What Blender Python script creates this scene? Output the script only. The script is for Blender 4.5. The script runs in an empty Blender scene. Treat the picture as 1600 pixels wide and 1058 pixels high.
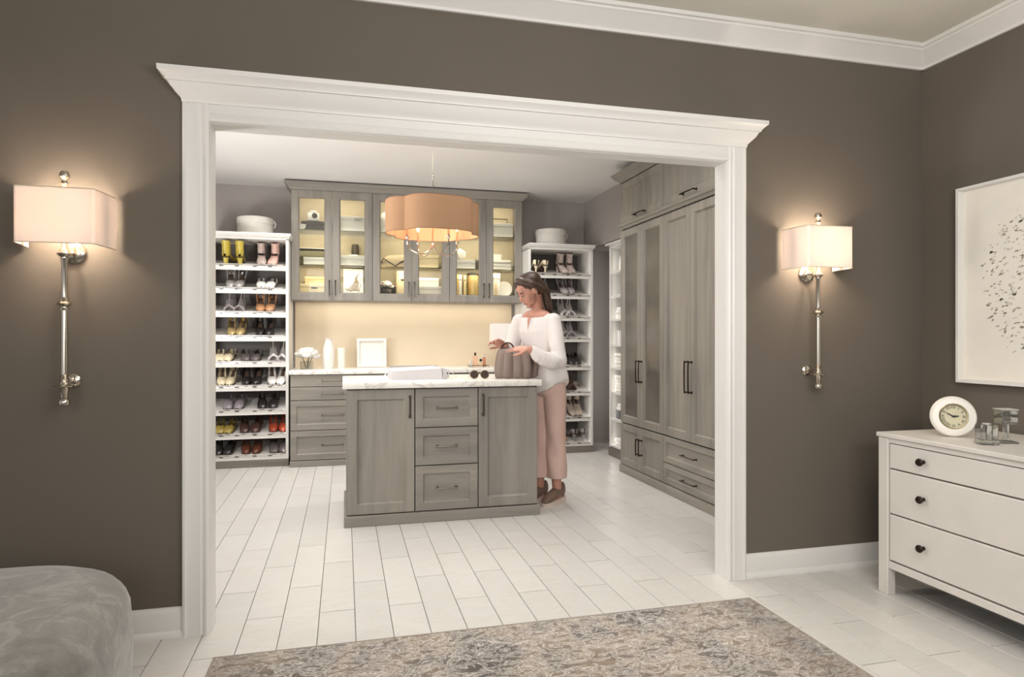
import bpy, bmesh, math, random
from mathutils import Vector, Matrix, Euler
R = math.radians
random.seed(7)
scene = bpy.context.scene
COL = scene.collection

# ------------------------------------------------------------------ camera, light, exposure
cam_data = bpy.data.cameras.new('camera')
cam_data.sensor_width = 36.0
cam_data.lens = 1024.0 / 1600.0 * 36.0
cam = bpy.data.objects.new('camera', cam_data)
COL.objects.link(cam)
cam.location = (0, 0, 1.2)
cam.rotation_euler = (R(90), 0, -math.atan(262 / 1024))
scene.camera = cam

scene.view_settings.view_transform = 'Standard'
scene.view_settings.look = 'None'
scene.view_settings.exposure = 0.0
scene.view_settings.gamma = 1.0
scene.view_settings.use_curve_mapping = False

world = bpy.data.worlds.new('world')
scene.world = world
world.use_nodes = True
world.node_tree.nodes['Background'].inputs[0].default_value = (1.0, 0.985, 0.965, 1)
world.node_tree.nodes['Background'].inputs[1].default_value = 0.45

def area(name, loc, target, sx, sy, watts, color=(1, 0.95, 0.88), spread=180):
    d = bpy.data.lights.new(name, 'AREA')
    d.shape = 'RECTANGLE'; d.size = sx; d.size_y = sy
    d.energy = watts; d.color = color; d.spread = R(spread)
    o = bpy.data.objects.new(name, d); COL.objects.link(o)
    o.location = loc
    o.rotation_euler = (Vector(target) - Vector(loc)).to_track_quat('-Z', 'Y').to_euler()
    return o

def point(name, loc, watts, color=(1, 0.8, 0.55), r=0.03):
    d = bpy.data.lights.new(name, 'POINT'); d.energy = watts; d.color = color; d.shadow_soft_size = r
    o = bpy.data.objects.new(name, d); COL.objects.link(o); o.location = loc
    return o

WARM = (1, 0.87, 0.68)
SOFT = (1, 0.985, 0.965)
# daylight from the bedroom windows behind the camera
area('bedroom_window_light', (-0.9, -1.6, 1.9), (0.7, 2.9, 1.0), 3.2, 1.8, 38, (1, 0.99, 0.98))
area('bedroom_ceiling_light', (1.0, 0.9, 2.70), (1.2, 1.1, 0), 1.6, 1.4, 28, (1, 0.99, 0.97), 150)
area('bedroom_ceiling_fill', (0.9, 0.2, 1.7), (1.3, 1.5, 2.75), 1.6, 0.6, 43, (1, 0.985, 0.97))  # added fill out of view, lifts the bedroom ceiling and crown
# recessed ceiling lights of the closet
for cx_, cy_, w_ in ((-0.2, 5.75, 20), (1.4, 5.7, 17), (-0.4, 4.4, 15), (1.6, 4.0, 8)):
    area('closet_ceiling_light', (cx_, cy_, 2.735), (cx_, cy_, 0), 0.9, 0.9, w_, SOFT, 140)
# fill added out of sight behind the header to brighten the closet ceiling
area('closet_ceiling_fill', (0.65, 3.12, 2.20), (0.65, 3.7, 2.75), 2.4, 0.15, 18, SOFT, 100)
area('closet_side_fill', (-1.62, 3.5, 1.5), (2.2, 4.5, 2.3), 0.3, 0.6, 20, SOFT, 150)  # added unseen fill from the left, brightens the wardrobe side
area('closet_side_fill', (-1.62, 4.7, 1.2), (-0.2, 6.9, 2.7), 0.3, 0.5, 20, SOFT, 150)  # second added fill, for the back wall and cabinet fronts
area('corner_wall_fill', (2.575, 6.75, 1.2), (2.95, 7.0, 1.2), 0.012, 1.7, 1.5, SOFT)  # added fill for the dark wall between tower and corner shelves

# ------------------------------------------------------------------ helpers
def lin(c):
    c = c / 255.0
    return c / 12.92 if c <= 0.04045 else ((c + 0.055) / 1.055) ** 2.4
def rgb(r, g, b): return (lin(r), lin(g), lin(b), 1)

class MB:
    def __init__(s): s.bm = bmesh.new()
    def face(s, vs):
        try: return s.bm.faces.new(vs)
        except ValueError: return None
    def box(s, x0, y0, z0, x1, y1, z1, b=0, seg=1):
        v = [s.bm.verts.new(p) for p in ((x0,y0,z0),(x1,y0,z0),(x1,y1,z0),(x0,y1,z0),(x0,y0,z1),(x1,y0,z1),(x1,y1,z1),(x0,y1,z1))]
        fs = [s.bm.faces.new([v[i] for i in q]) for q in ((3,2,1,0),(4,5,6,7),(0,1,5,4),(1,2,6,5),(2,3,7,6),(3,0,4,7))]
        if b > 0:
            es = list({e for f in fs for e in f.edges})
            bmesh.ops.bevel(s.bm, geom=es, offset=b, segments=seg, affect='EDGES', profile=0.5)
        return s
    def prism(s, poly, axis, a, b):
        def p3(u, v, t):
            return {'x': (t, u, v), 'y': (u, t, v), 'z': (u, v, t)}[axis]
        A = [s.bm.verts.new(p3(u, v, a)) for u, v in poly]
        B = [s.bm.verts.new(p3(u, v, b)) for u, v in poly]
        n = len(poly)
        for i in range(n): s.face([A[i], A[(i+1) % n], B[(i+1) % n], B[i]])
        s.face(A[::-1]); s.face(B)
        return s
    def loft(s, rings, cap=True, closed=True):
        V = [[s.bm.verts.new(p) for p in r] for r in rings]
        for a, b in zip(V, V[1:]):
            n = len(a)
            for i in range(n if closed else n - 1):
                s.face([a[i], a[(i+1) % n], b[(i+1) % n], b[i]])
        if cap:
            s.face(V[0][::-1]); s.face(V[-1])
        return V
    def tube(s, pts, r, n=8, cap=True, flat=1.0):
        pts = [Vector(p) for p in pts]
        m = len(pts)
        rs = r if isinstance(r, (list, tuple)) else [r] * m
        rings = []
        t0 = (pts[1] - pts[0]).normalized()
        up = Vector((0, 0, 1)) if abs(t0.z) < 0.9 else Vector((0, 1, 0))
        nrm = (up - t0 * up.dot(t0)).normalized()
        for i in range(m):
            t = (pts[min(i+1, m-1)] - pts[max(i-1, 0)])
            t = t.normalized() if t.length > 1e-9 else t0
            nrm = (nrm - t * nrm.dot(t)).normalized()
            bn = t.cross(nrm)
            rings.append([pts[i] + (nrm * math.cos(k*2*math.pi/n) * flat + bn * math.sin(k*2*math.pi/n)) * rs[i] for k in range(n)])
        s.loft(rings, cap)
        return s
    def lathe(s, prof, c=(0,0,0), n=20, axis='z', cap=True):
        rings = []
        for r, z in prof:
            ring = []
            for k in range(n):
                a = k * 2 * math.pi / n
                u, v = max(r, 1e-4) * math.cos(a), max(r, 1e-4) * math.sin(a)
                p = {'z': (u, v, z), 'y': (u, z, v), 'x': (z, u, v)}[axis]
                ring.append((c[0]+p[0], c[1]+p[1], c[2]+p[2]))
            rings.append(ring)
        s.loft(rings, cap)
        return s
    def ell(s, c, r, rot=None, n=16):
        M = Matrix.Translation(c)
        if rot: M = M @ Euler(rot).to_matrix().to_4x4()
        M = M @ Matrix.Diagonal((r[0], r[1], r[2], 1))
        bmesh.ops.create_uvsphere(s.bm, u_segments=n, v_segments=max(6, n*2//3), radius=1, matrix=M)
        return s
    def xform(s, M):
        bmesh.ops.transform(s.bm, matrix=M, verts=s.bm.verts)
        return s
    def mesh(s, name, m, smooth=True, ang=35):
        bmesh.ops.recalc_face_normals(s.bm, faces=s.bm.faces)
        me = bpy.data.meshes.new(name)
        s.bm.to_mesh(me); s.bm.free()
        if smooth:
            for p in me.polygons: p.use_smooth = True
            me.set_sharp_from_angle(angle=R(ang))
        if m: me.materials.append(m)
        return me

def props(o, label=None, cat=None, group=None, kind=None):
    if label: o['label'] = label
    if cat: o['category'] = cat
    if group: o['group'] = group
    if kind: o['kind'] = kind
    return o

def link(name, me, parent=None, loc=(0,0,0), rot=(0,0,0), **kw):
    o = bpy.data.objects.new(name, me); COL.objects.link(o)
    o.location = loc; o.rotation_euler = rot
    if parent: o.parent = parent
    return props(o, **kw)

def obj(name, mb, m, parent=None, loc=(0,0,0), rot=(0,0,0), ang=35, smooth=True, **kw):
    me = mb if isinstance(mb, bpy.types.Mesh) else mb.mesh(name, m, smooth, ang)
    return link(name, me, parent, loc, rot, **kw)

def thing(name, label, cat, loc=(0,0,0), rotz=0, group=None, rot=None):
    o = bpy.data.objects.new(name, None); COL.objects.link(o)
    o.empty_display_size = 0.05
    o.location = loc; o.rotation_euler = rot if rot else (0, 0, rotz)
    return props(o, label, cat, group)

def struct(name, mb, m, **kw):
    return obj(name, mb, m, kind='structure', **kw)

def dup(root, loc, rot, label=None, group=None):
    r = root.copy(); COL.objects.link(r); r.location = loc; r.rotation_euler = rot
    if label: r['label'] = label
    if group: r['group'] = group
    for ch in list(root.children):
        c = ch.copy(); COL.objects.link(c); c.parent = r
        for g in list(ch.children):
            d = g.copy(); COL.objects.link(d); d.parent = c
    return r

def remesh(name, mb, voxel, m, parent, it=4, fac=0.5, loc=(0,0,0)):
    bmesh.ops.recalc_face_normals(mb.bm, faces=mb.bm.faces)
    me = bpy.data.meshes.new('tmp'); mb.bm.to_mesh(me); mb.bm.free()
    o = bpy.data.objects.new('tmp', me); COL.objects.link(o)
    rm = o.modifiers.new('r', 'REMESH'); rm.mode = 'VOXEL'; rm.voxel_size = voxel
    sm = o.modifiers.new('s', 'SMOOTH'); sm.iterations = it; sm.factor = fac
    dg = bpy.context.evaluated_depsgraph_get()
    out = bpy.data.meshes.new_from_object(o.evaluated_get(dg))
    bpy.data.objects.remove(o)
    for p in out.polygons: p.use_smooth = True
    out.materials.clear(); out.materials.append(m)
    return link(name, out, parent, loc)

# ------------------------------------------------------------------ materials
def newmat(name):
    m = bpy.data.materials.new(name); m.use_nodes = True
    nt = m.node_tree
    return m, nt, nt.nodes['Principled BSDF']

def coords(nt, scale, world=False, jitter=True):
    if world:
        g = nt.nodes.new('ShaderNodeNewGeometry'); src = g.outputs['Position']
    else:
        t = nt.nodes.new('ShaderNodeTexCoord'); src = t.outputs['Object']
        if jitter:
            oi = nt.nodes.new('ShaderNodeObjectInfo')
            ad = nt.nodes.new('ShaderNodeVectorMath'); ad.operation = 'ADD'
            nt.links.new(src, ad.inputs[0]); nt.links.new(oi.outputs['Location'], ad.inputs[1]); src = ad.outputs[0]
    mp = nt.nodes.new('ShaderNodeMapping'); mp.inputs['Scale'].default_value = scale
    nt.links.new(src, mp.inputs['Vector'])
    return mp.outputs[0]

def noise(nt, vec, scale, detail=3, rough=0.5, dist=0):
    n = nt.nodes.new('ShaderNodeTexNoise')
    n.inputs['Scale'].default_value = scale; n.inputs['Detail'].default_value = detail
    n.inputs['Roughness'].default_value = rough; n.inputs['Distortion'].default_value = dist
    nt.links.new(vec, n.inputs['Vector'])
    return n.outputs['Fac']

def ramp(nt, fac, stops):
    r = nt.nodes.new('ShaderNodeValToRGB')
    e = r.color_ramp.elements
    while len(e) < len(stops): e.new(0.5)
    for el, (p, c) in zip(e, stops): el.position = p; el.color = c
    nt.links.new(fac, r.inputs[0])
    return r.outputs[0]

def mixc(nt, fac, a, b, mode='MIX'):
    x = nt.nodes.new('ShaderNodeMix'); x.data_type = 'RGBA'; x.blend_type = mode
    for sock, val in ((x.inputs[0], fac), (x.inputs[6], a), (x.inputs[7], b)):
        if hasattr(val, 'is_linked'): nt.links.new(val, sock)
        else: sock.default_value = val
    return x.outputs[2]

def bump(nt, bs, h, strength, dist=0.002):
    b = nt.nodes.new('ShaderNodeBump'); b.inputs['Strength'].default_value = strength; b.inputs['Distance'].default_value = dist
    nt.links.new(h, b.inputs['Height']); nt.links.new(b.outputs[0], bs.inputs['Normal'])

def dark(c, k): return (c[0]*k, c[1]*k, c[2]*k, 1)

CACHE = {}
def plain(name, c, rough=0.5, metal=0.0, var=0.08, scale=12, bmp=0.0, bscale=200, world=False, spec=0.5, coat=0, sheen=0, emit=0):
    if name in CACHE: return CACHE[name]
    m, nt, bs = newmat(name)
    v = coords(nt, (1,1,1), world)
    f = noise(nt, v, scale, 4)
    col = ramp(nt, f, [(0.3, dark(c, 1-var)), (0.7, dark(c, 1+var))])
    nt.links.new(col, bs.inputs['Base Color'])
    bs.inputs['Roughness'].default_value = rough; bs.inputs['Metallic'].default_value = metal
    bs.inputs['Specular IOR Level'].default_value = spec
    bs.inputs['Coat Weight'].default_value = coat
    bs.inputs['Sheen Weight'].default_value = sheen
    if bmp: bump(nt, bs, noise(nt, v, bscale, 2), bmp)
    if emit:
        bs.inputs['Emission Color'].default_value = c; bs.inputs['Emission Strength'].default_value = emit
    CACHE[name] = m
    return m

def wood(name, base, grain):       # grain: scale vector, small along the fibre
    m, nt, bs = newmat(name)
    v = coords(nt, grain)
    f1 = noise(nt, v, 1.0, 5, 0.6, 0.6)
    v2 = coords(nt, tuple(g * 0.28 for g in grain))
    f2 = noise(nt, v2, 1.0, 2, 0.5, 0.8)
    c1 = ramp(nt, f1, [(0.25, dark(base, 0.80)), (0.5, base), (0.78, dark(base, 1.16))])
    c2 = ramp(nt, f2, [(0.3, (0.78, 0.79, 0.80, 1)), (0.7, (1.16, 1.15, 1.12, 1))])
    nt.links.new(mixc(nt, 0.85, c1, c2, 'MULTIPLY'), bs.inputs['Base Color'])
    bs.inputs['Roughness'].default_value = 0.45
    bump(nt, bs, f1, 0.08, 0.001)
    return m

def glass(name, tint=(1,1,1,1), gloss=0.12, rough=0.02, glossmax=0.9):
    m = bpy.data.materials.new(name); m.use_nodes = True
    nt = m.node_tree; nt.nodes.remove(nt.nodes['Principled BSDF'])
    out = nt.nodes['Material Output']
    tr = nt.nodes.new('ShaderNodeBsdfTransparent'); tr.inputs[0].default_value = tint
    gl = nt.nodes.new('ShaderNodeBsdfGlossy'); gl.inputs['Roughness'].default_value = rough
    fr = nt.nodes.new('ShaderNodeFresnel'); fr.inputs[0].default_value = 1.45
    ad = nt.nodes.new('ShaderNodeMath'); ad.operation = 'ADD'; ad.inputs[1].default_value = gloss - 0.04
    cl = nt.nodes.new('ShaderNodeMath'); cl.operation = 'MINIMUM'; cl.inputs[1].default_value = glossmax
    nt.links.new(fr.outputs[0], ad.inputs[0]); nt.links.new(ad.outputs[0], cl.inputs[0])
    mx = nt.nodes.new('ShaderNodeMixShader')
    nt.links.new(cl.outputs[0], mx.inputs[0]); nt.links.new(tr.outputs[0], mx.inputs[1]); nt.links.new(gl.outputs[0], mx.inputs[2])
    nt.links.new(mx.outputs[0], out.inputs['Surface'])
    return m

def shade_mat(name, c, emit, trans=0.5):
    m = bpy.data.materials.new(name); m.use_nodes = True
    nt = m.node_tree; nt.nodes.remove(nt.nodes['Principled BSDF'])
    out = nt.nodes['Material Output']
    v = coords(nt, (1, 1, 1)); w = noise(nt, v, 260, 2)
    cc = ramp(nt, w, [(0.3, dark(c, 0.96)), (0.7, dark(c, 1.03))])
    d = nt.nodes.new('ShaderNodeBsdfDiffuse'); t = nt.nodes.new('ShaderNodeBsdfTranslucent')
    nt.links.new(cc, d.inputs[0]); nt.links.new(cc, t.inputs[0])
    mx = nt.nodes.new('ShaderNodeMixShader'); mx.inputs[0].default_value = trans
    nt.links.new(d.outputs[0], mx.inputs[1]); nt.links.new(t.outputs[0], mx.inputs[2])
    if emit:
        e = nt.nodes.new('ShaderNodeEmission'); e.inputs[0].default_value = c; e.inputs[1].default_value = emit
        a = nt.nodes.new('ShaderNodeAddShader')
        nt.links.new(mx.outputs[0], a.inputs[0]); nt.links.new(e.outputs[0], a.inputs[1])
        nt.links.new(a.outputs[0], out.inputs['Surface'])
    else:
        nt.links.new(mx.outputs[0], out.inputs['Surface'])
    return m

WALL = plain('taupe_wall_paint', rgb(106, 98, 88), 0.85, var=0.03, scale=1.5, bmp=0.05, bscale=300, world=True, spec=0.2)
CWALL = plain('closet_wall_paint', rgb(166, 159, 155), 0.85, var=0.03, scale=1.5, world=True, spec=0.2)
CEIL = plain('ceiling_paint', rgb(212, 208, 198), 0.9, var=0.02, scale=2, world=True, spec=0.1)
CEIL2 = plain('closet_ceiling_paint', rgb(226, 224, 221), 0.9, var=0.02, scale=2, world=True, spec=0.1)
TRIM = plain('white_trim_paint', rgb(226, 223, 218), 0.4, var=0.015, scale=3, world=True)
GROUT = plain('grout', rgb(120, 115, 108), 0.9, world=True)
MELA = plain('white_melamine', rgb(222, 219, 213), 0.4, var=0.02)
TOWERIN = plain('grey_shelf_liner', rgb(84, 77, 72), 0.55, var=0.04)
WOODV = wood('grey_wood_vertical', rgb(142, 136, 127), (22, 22, 1.6))
WOODH = wood('grey_wood_horizontal', rgb(142, 136, 127), (1.6, 22, 22))
WOODD = wood('grey_wood_plinth', rgb(118, 111, 103), (1.6, 22, 22))
CABIN = plain('cabinet_interior', rgb(182, 170, 144), 0.6, var=0.03)
SPLASH = plain('backsplash_cream', rgb(214, 198, 172), 0.5, var=0.02, scale=3)
NICKEL = plain('polished_nickel', rgb(214, 205, 192), 0.16, 1.0, var=0.03)
PULL = plain('dark_nickel_pull', rgb(112, 104, 96), 0.28, 1.0, var=0.03)
BRONZE = plain('bronze_pull', rgb(58, 48, 42), 0.35, 0.9, var=0.05)
CHROME = plain('chrome_rail', rgb(226, 222, 217), 0.38, 0.85, var=0.02)
DARK = plain('near_black', rgb(32, 28, 26), 0.5)
PANE = glass('cabinet_glass', (0.97, 0.98, 0.96, 1), 0.05)
SHELFGLASS = glass('shelf_glass', (0.93, 0.96, 0.94, 1), 0.06)
CRYSTAL = glass('crystal', (0.93, 0.95, 0.95, 1), 0.22)

def frosted():
    m, nt, bs = newmat('smoked_frosted_glass')
    bs.inputs['Base Color'].default_value = rgb(118, 112, 102)
    bs.inputs['Roughness'].default_value = 0.16
    bs.inputs['Transmission Weight'].default_value = 0.25
    bs.inputs['Specular IOR Level'].default_value = 0.6
    v = coords(nt, (1, 1, 1)); c = ramp(nt, noise(nt, v, 3, 2), [(0.3, rgb(104, 98, 90)), (0.7, rgb(126, 120, 110))])
    nt.links.new(c, bs.inputs['Base Color'])
    return m
FROST = frosted()

def tile_mat():
    m, nt, bs = newmat('white_marble_plank')
    oi = nt.nodes.new('ShaderNodeObjectInfo')
    v = coords(nt, (1.0, 2.6, 1), False)
    veins = noise(nt, v, 2.4, 6, 0.62, 1.6)
    c = ramp(nt, veins, [(0.44, rgb(215, 212, 207)), (0.49, rgb(210, 205, 198)), (0.515, rgb(214, 211, 206)), (0.62, rgb(212, 209, 204))])
    v2 = coords(nt, (2.2, 6.0, 1), False)
    d = noise(nt, v2, 2.0, 5, 0.6, 0.8)
    c2 = ramp(nt, d, [(0.68, (1, 1, 1, 1)), (0.75, (0.89, 0.885, 0.88, 1))])
    c = mixc(nt, 1.0, c, c2, 'MULTIPLY')
    rb = ramp(nt, oi.outputs['Random'], [(0, (0.93, 0.93, 0.92, 1)), (1, (1.03, 1.02, 1.01, 1))])
    nt.links.new(mixc(nt, 1.0, c, rb, 'MULTIPLY'), bs.inputs['Base Color'])
    bs.inputs['Roughness'].default_value = 0.3
    return m
TILE = tile_mat()

def marble():
    m, nt, bs = newmat('white_marble_top')
    v = coords(nt, (1, 1, 1), True)
    f = noise(nt, v, 3.2, 6, 0.6, 2.0)
    c = ramp(nt, f, [(0.42, rgb(238, 234, 226)), (0.475, rgb(205, 199, 190)), (0.5, rgb(238, 234, 226)), (0.7, rgb(232, 228, 220))])
    nt.links.new(c, bs.inputs['Base Color']); bs.inputs['Roughness'].default_value = 0.2
    return m
MARBLE = marble()

def rug_mat():
    m, nt, bs = newmat('distressed_rug')
    v = coords(nt, (1, 1, 1), False)
    f2 = noise(nt, v, 3.2, 4, 0.55, 0.6)
    vs = coords(nt, (0.75, 1.25, 1), False)
    st = noise(nt, vs, 13, 6, 0.66, 2.2)
    fine = noise(nt, v, 60, 4, 0.6, 1.2)
    base = ramp(nt, f2, [(0.30, rgb(82, 75, 70)), (0.44, rgb(118, 108, 99)), (0.55, rgb(150, 133, 114)), (0.68, rgb(108, 101, 97))])
    pale = ramp(nt, st, [(0.46, (0, 0, 0, 1)), (0.49, (0.95, 0.95, 0.95, 1)), (0.53, (0.15, 0.15, 0.15, 1)), (0.57, (0.1, 0.1, 0.1, 1)), (0.60, (0.95, 0.95, 0.95, 1)), (0.66, (0.5, 0.5, 0.5, 1))])
    c = mixc(nt, pale, base, rgb(218, 211, 202))
    dk = ramp(nt, fine, [(0.36, (0.70, 0.68, 0.67, 1)), (0.52, (1.02, 1.02, 1.02, 1))])
    c = mixc(nt, 1.0, c, dk, 'MULTIPLY')
    # woven border band along the short edges: a pattern of the rug itself
    sx = nt.nodes.new('ShaderNodeSeparateXYZ'); tc = nt.nodes.new('ShaderNodeTexCoord'); nt.links.new(tc.outputs['Object'], sx.inputs[0])
    a = nt.nodes.new('ShaderNodeMath'); a.operation = 'ABSOLUTE'; nt.links.new(sx.outputs[0], a.inputs[0])
    bx = ramp(nt, a.outputs[0], [(0.93, (0, 0, 0, 1)), (0.98, (0.55, 0.55, 0.55, 1)), (1.0, (0.6, 0.6, 0.6, 1))])
    c = mixc(nt, bx, c, mixc(nt, 0.55, c, rgb(96, 88, 82)))
    nt.links.new(c, bs.inputs['Base Color'])
    bs.inputs['Roughness'].default_value = 0.95; bs.inputs['Sheen Weight'].default_value = 0.15
    bump(nt, bs, noise(nt, v, 320, 2), 0.5, 0.004)
    return m
RUG = rug_mat()

def velvet():
    m, nt, bs = newmat('grey_crushed_velvet')
    v = coords(nt, (1, 1, 1), False, False)
    f = noise(nt, v, 9, 6, 0.68, 0.9)
    c = ramp(nt, f, [(0.3, rgb(108, 105, 99)), (0.52, rgb(130, 127, 120)), (0.6, rgb(150, 147, 140)), (0.75, rgb(122, 118, 112))])
    nt.links.new(c, bs.inputs['Base Color']); bs.inputs['Roughness'].default_value = 0.8
    bs.inputs['Sheen Weight'].default_value = 0.5
    bump(nt, bs, f, 0.35, 0.012)
    return m
VELVET = velvet()
# ------------------------------------------------------------------ setting
FX0, FX1, FY0, FY1 = -1.955, 3.045, 1.2, 7.08
fb = MB(); fb.box(-3.6, -2.2, -0.12, 3.1, 7.2, -0.005)
floor = struct('floor', fb, GROUT)
tile_cache = {}
k0 = math.ceil((FX0 - 0.045) / 0.15) - 1
for k in range(k0, k0 + 40):
    xa, xb = 0.045 + 0.15 * k, 0.195 + 0.15 * k
    xa, xb = max(xa, FX0), min(xb, FX1)
    if xb - xa < 0.02: continue
    y = 2.988 + (0.325 if k % 2 == 0 else 0.0) - 0.65 * 4
    while y < FY1:
        ya, yb = max(y, FY0), min(y + 0.65, FY1)
        y += 0.65
        if yb - ya < 0.03: continue
        w, l = round(xb - xa - 0.003, 4), round(yb - ya - 0.006, 4)
        if (w, l) not in tile_cache:
            t = MB(); t.box(-w/2, -l/2, -0.006, w/2, l/2, 0, 0.0012)
            tile_cache[(w, l)] = t.mesh('floor_tile', TILE, False)
        link('floor_tile', tile_cache[(w, l)], floor, ((xa+xb)/2, (ya+yb)/2, 0))

OX0, OX1, OZ = -0.53, 1.84, 2.08          # the cased opening
wb = MB()
wb.box(-3.6, 2.90, 0, OX0, 2.985, 2.75); wb.box(OX1, 2.90, 0, 3.13, 2.985, 2.75); wb.box(OX0, 2.90, OZ, OX1, 2.985, 2.75)
struct('wall_front', wb, WALL)
struct('wall_right', MB().box(3.045, -2.2, 0, 3.13, 2.90, 2.75), WALL)
struct('wall_back', MB().box(-1.8, 7.08, 0, 3.13, 7.16, 2.75), CWALL)
struct('wall_left', MB().box(-1.88, 2.985, 0, -1.80, 7.08, 2.75), CWALL)
struct('wall_right', MB().box(3.02, 2.985, 0, 3.13, 7.08, 2.75), CWALL)
struct('trim_1', MB().box(2.66, 5.575, 2.20, 3.02, 7.08, 2.75), CWALL)      # bulkhead over the corner shelves
struct('ceiling', MB().box(-3.6, -2.2, 2.75, 3.13, 2.95, 2.85), CEIL)
struct('ceiling', MB().box(-3.6, 2.95, 2.75, 3.13, 7.16, 2.85), CEIL2)

# crown moulding (projection from the wall, height)
CROWN = [(0, 2.655), (0.012, 2.655), (0.014, 2.668), (0.022, 2.675), (0.052, 2.694), (0.076, 2.716), (0.088, 2.722), (0.089, 2.731), (0.104, 2.733), (0.106, 2.75), (0, 2.75)]
struct('trim_2', MB().prism([(2.90 - p, z) for p, z in CROWN], 'x', -3.6, 3.045), TRIM)
struct('trim_3', MB().prism([(3.045 - p, z) for p, z in CROWN], 'y', -2.2, 2.90), TRIM)

# casing of the opening: two legs, head, cornice and jamb liners
CAS = [(0, 0), (0, -0.026), (0.010, -0.030), (0.016, -0.024), (0.048, -0.022), (0.066, -0.026), (0.074, -0.021), (0.080, -0.026), (0.090, -0.030), (0.098, -0.026), (0.103, -0.014), (0.103, 0)]
struct('trim_4', MB().prism([(OX0 - 0.100 + p, 2.90 + q) for p, q in CAS], 'z', 0, 2.165), TRIM)
struct('trim_5', MB().prism([(OX1 + 0.100 - p, 2.90 + q) for p, q in CAS], 'z', 0, 2.165), TRIM)
struct('trim_6', MB().prism([(2.90 + q, OZ + 0.100 - p) for p, q in CAS], 'x', OX0 - 0.003, OX1 + 0.003), TRIM)
co = MB()
rings = []
for p, z in [(0.0, 2.150), (0.031, 2.150), (0.034, 2.166), (0.040, 2.172), (0.062, 2.196), (0.072, 2.216), (0.080, 2.219), (0.081, 2.226), (0.094, 2.240), (0.104, 2.247), (0.105, 2.266), (0.0, 2.266)]:
    e = max(p - 0.030, 0)
    rings.append([(OX0 - 0.100 - e, 2.90, z), (OX0 - 0.100 - e, 2.90 - p, z), (OX1 + 0.100 + e, 2.90 - p, z), (OX1 + 0.100 + e, 2.90, z)])
co.loft(rings)
struct('trim_7', co, TRIM)
struct('trim_8', MB().box(OX0 - 0.001, 2.897, 0, OX0 + 0.004, 2.99, OZ).box(OX1 - 0.004, 2.897, 0, OX1 + 0.001, 2.99, OZ).box(OX0, 2.897, OZ - 0.004, OX1, 2.99, OZ + 0.001), TRIM)

BASE = [(0, 0), (0.026, 0), (0.026, 0.012), (0.020, 0.022), (0.014, 0.026), (0.014, 0.096), (0.010, 0.106), (0.007, 0.112), (0.006, 0.118), (0, 0.118)]
struct('baseboard_left', MB().prism([(2.90 - p, z) for p, z in BASE], 'x', -3.6, OX0 - 0.100), TRIM)
struct('baseboard_front', MB().prism([(2.90 - p, z) for p, z in BASE], 'x', OX1 + 0.100, 3.045), TRIM)
struct('baseboard_right', MB().prism([(3.045 - p, z) for p, z in BASE], 'y', -2.2, 2.90), TRIM)
struct('baseboard_back', MB().prism([(7.08 - p*0.6, z) for p, z in BASE], 'x', 2.55, 3.02), CWALL)

# ------------------------------------------------------------------ bedroom
# patterned rug
rugx0, rugx1, rugy0, rugy1 = -0.47, 1.80, 0.9, 2.64
rm_ = MB(); rm_.box(-1.135, -0.87, 0, 1.135, 0.87, 0.011, 0.004)
rug = obj('area_rug', rm_, RUG, None, ((rugx0+rugx1)/2, (rugy0+rugy1)/2, 0.0), label='distressed grey and cream patterned rug on the white plank floor', cat='rug')
bd = MB()
for x0, y0, x1, y1 in ((-1.139, 0.866, 1.139, 0.874), (-1.139, -0.874, -1.131, 0.866), (1.131, -0.874, 1.139, 0.866)):
    bd.box(x0, y0, 0, x1, y1, 0.0125, 0.003)
obj('binding', bd, plain('rug_binding', rgb(150, 140, 128), 0.9), rug)

# ottoman
def rrect(hx, hy, r, n=8):
    pts = []
    for cx, cy, a0 in ((hx-r, hy-r, 0), (-hx+r, hy-r, 90), (-hx+r, -hy+r, 180), (hx-r, -hy+r, 270)):
        for i in range(n + 1):
            a = R(a0 + 90 * i / n); pts.append((cx + r*math.cos(a), cy + r*math.sin(a)))
    return pts
ot = thing('ottoman', 'low rounded grey crushed velvet ottoman on the floor below the larger wall lamp', 'ottoman', (-1.225, 2.16, 0))
om = MB(); rings = []
for ins, z in ((0.035, 0.012), (0.012, 0.025), (0.0, 0.06), (-0.006, 0.14), (-0.006, 0.24), (0.0, 0.31), (0.012, 0.345), (0.035, 0.372), (0.075, 0.390), (0.14, 0.402), (0.26, 0.410), (0.40, 0.413)):
    rings.append([(x, y, z*1.075) for x, y in rrect(0.56 - ins, 0.50 - ins, max(0.36 - ins*0.75, 0.05))])
om.loft(rings)
obj('cushion', om, VELVET, ot)
pb = [(x, y, 0.016) for x, y in rrect(0.54, 0.48, 0.34)]
pm = MB(); pm.loft([[(x*0.97, y*0.97, 0.0) for x, y, z in pb], [(x*0.97, y*0.97, 0.016) for x, y, z in pb]])
obj('base', pm, DARK, ot)
pm = MB(); q_ = [(x, y, 0.030) for x, y in rrect(0.566, 0.506, 0.36)]; pm.tube(q_ + [q_[0]], 0.005, 6)
obj('piping', pm, plain('velvet_piping', rgb(148, 145, 138), 0.8), ot)

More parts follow.
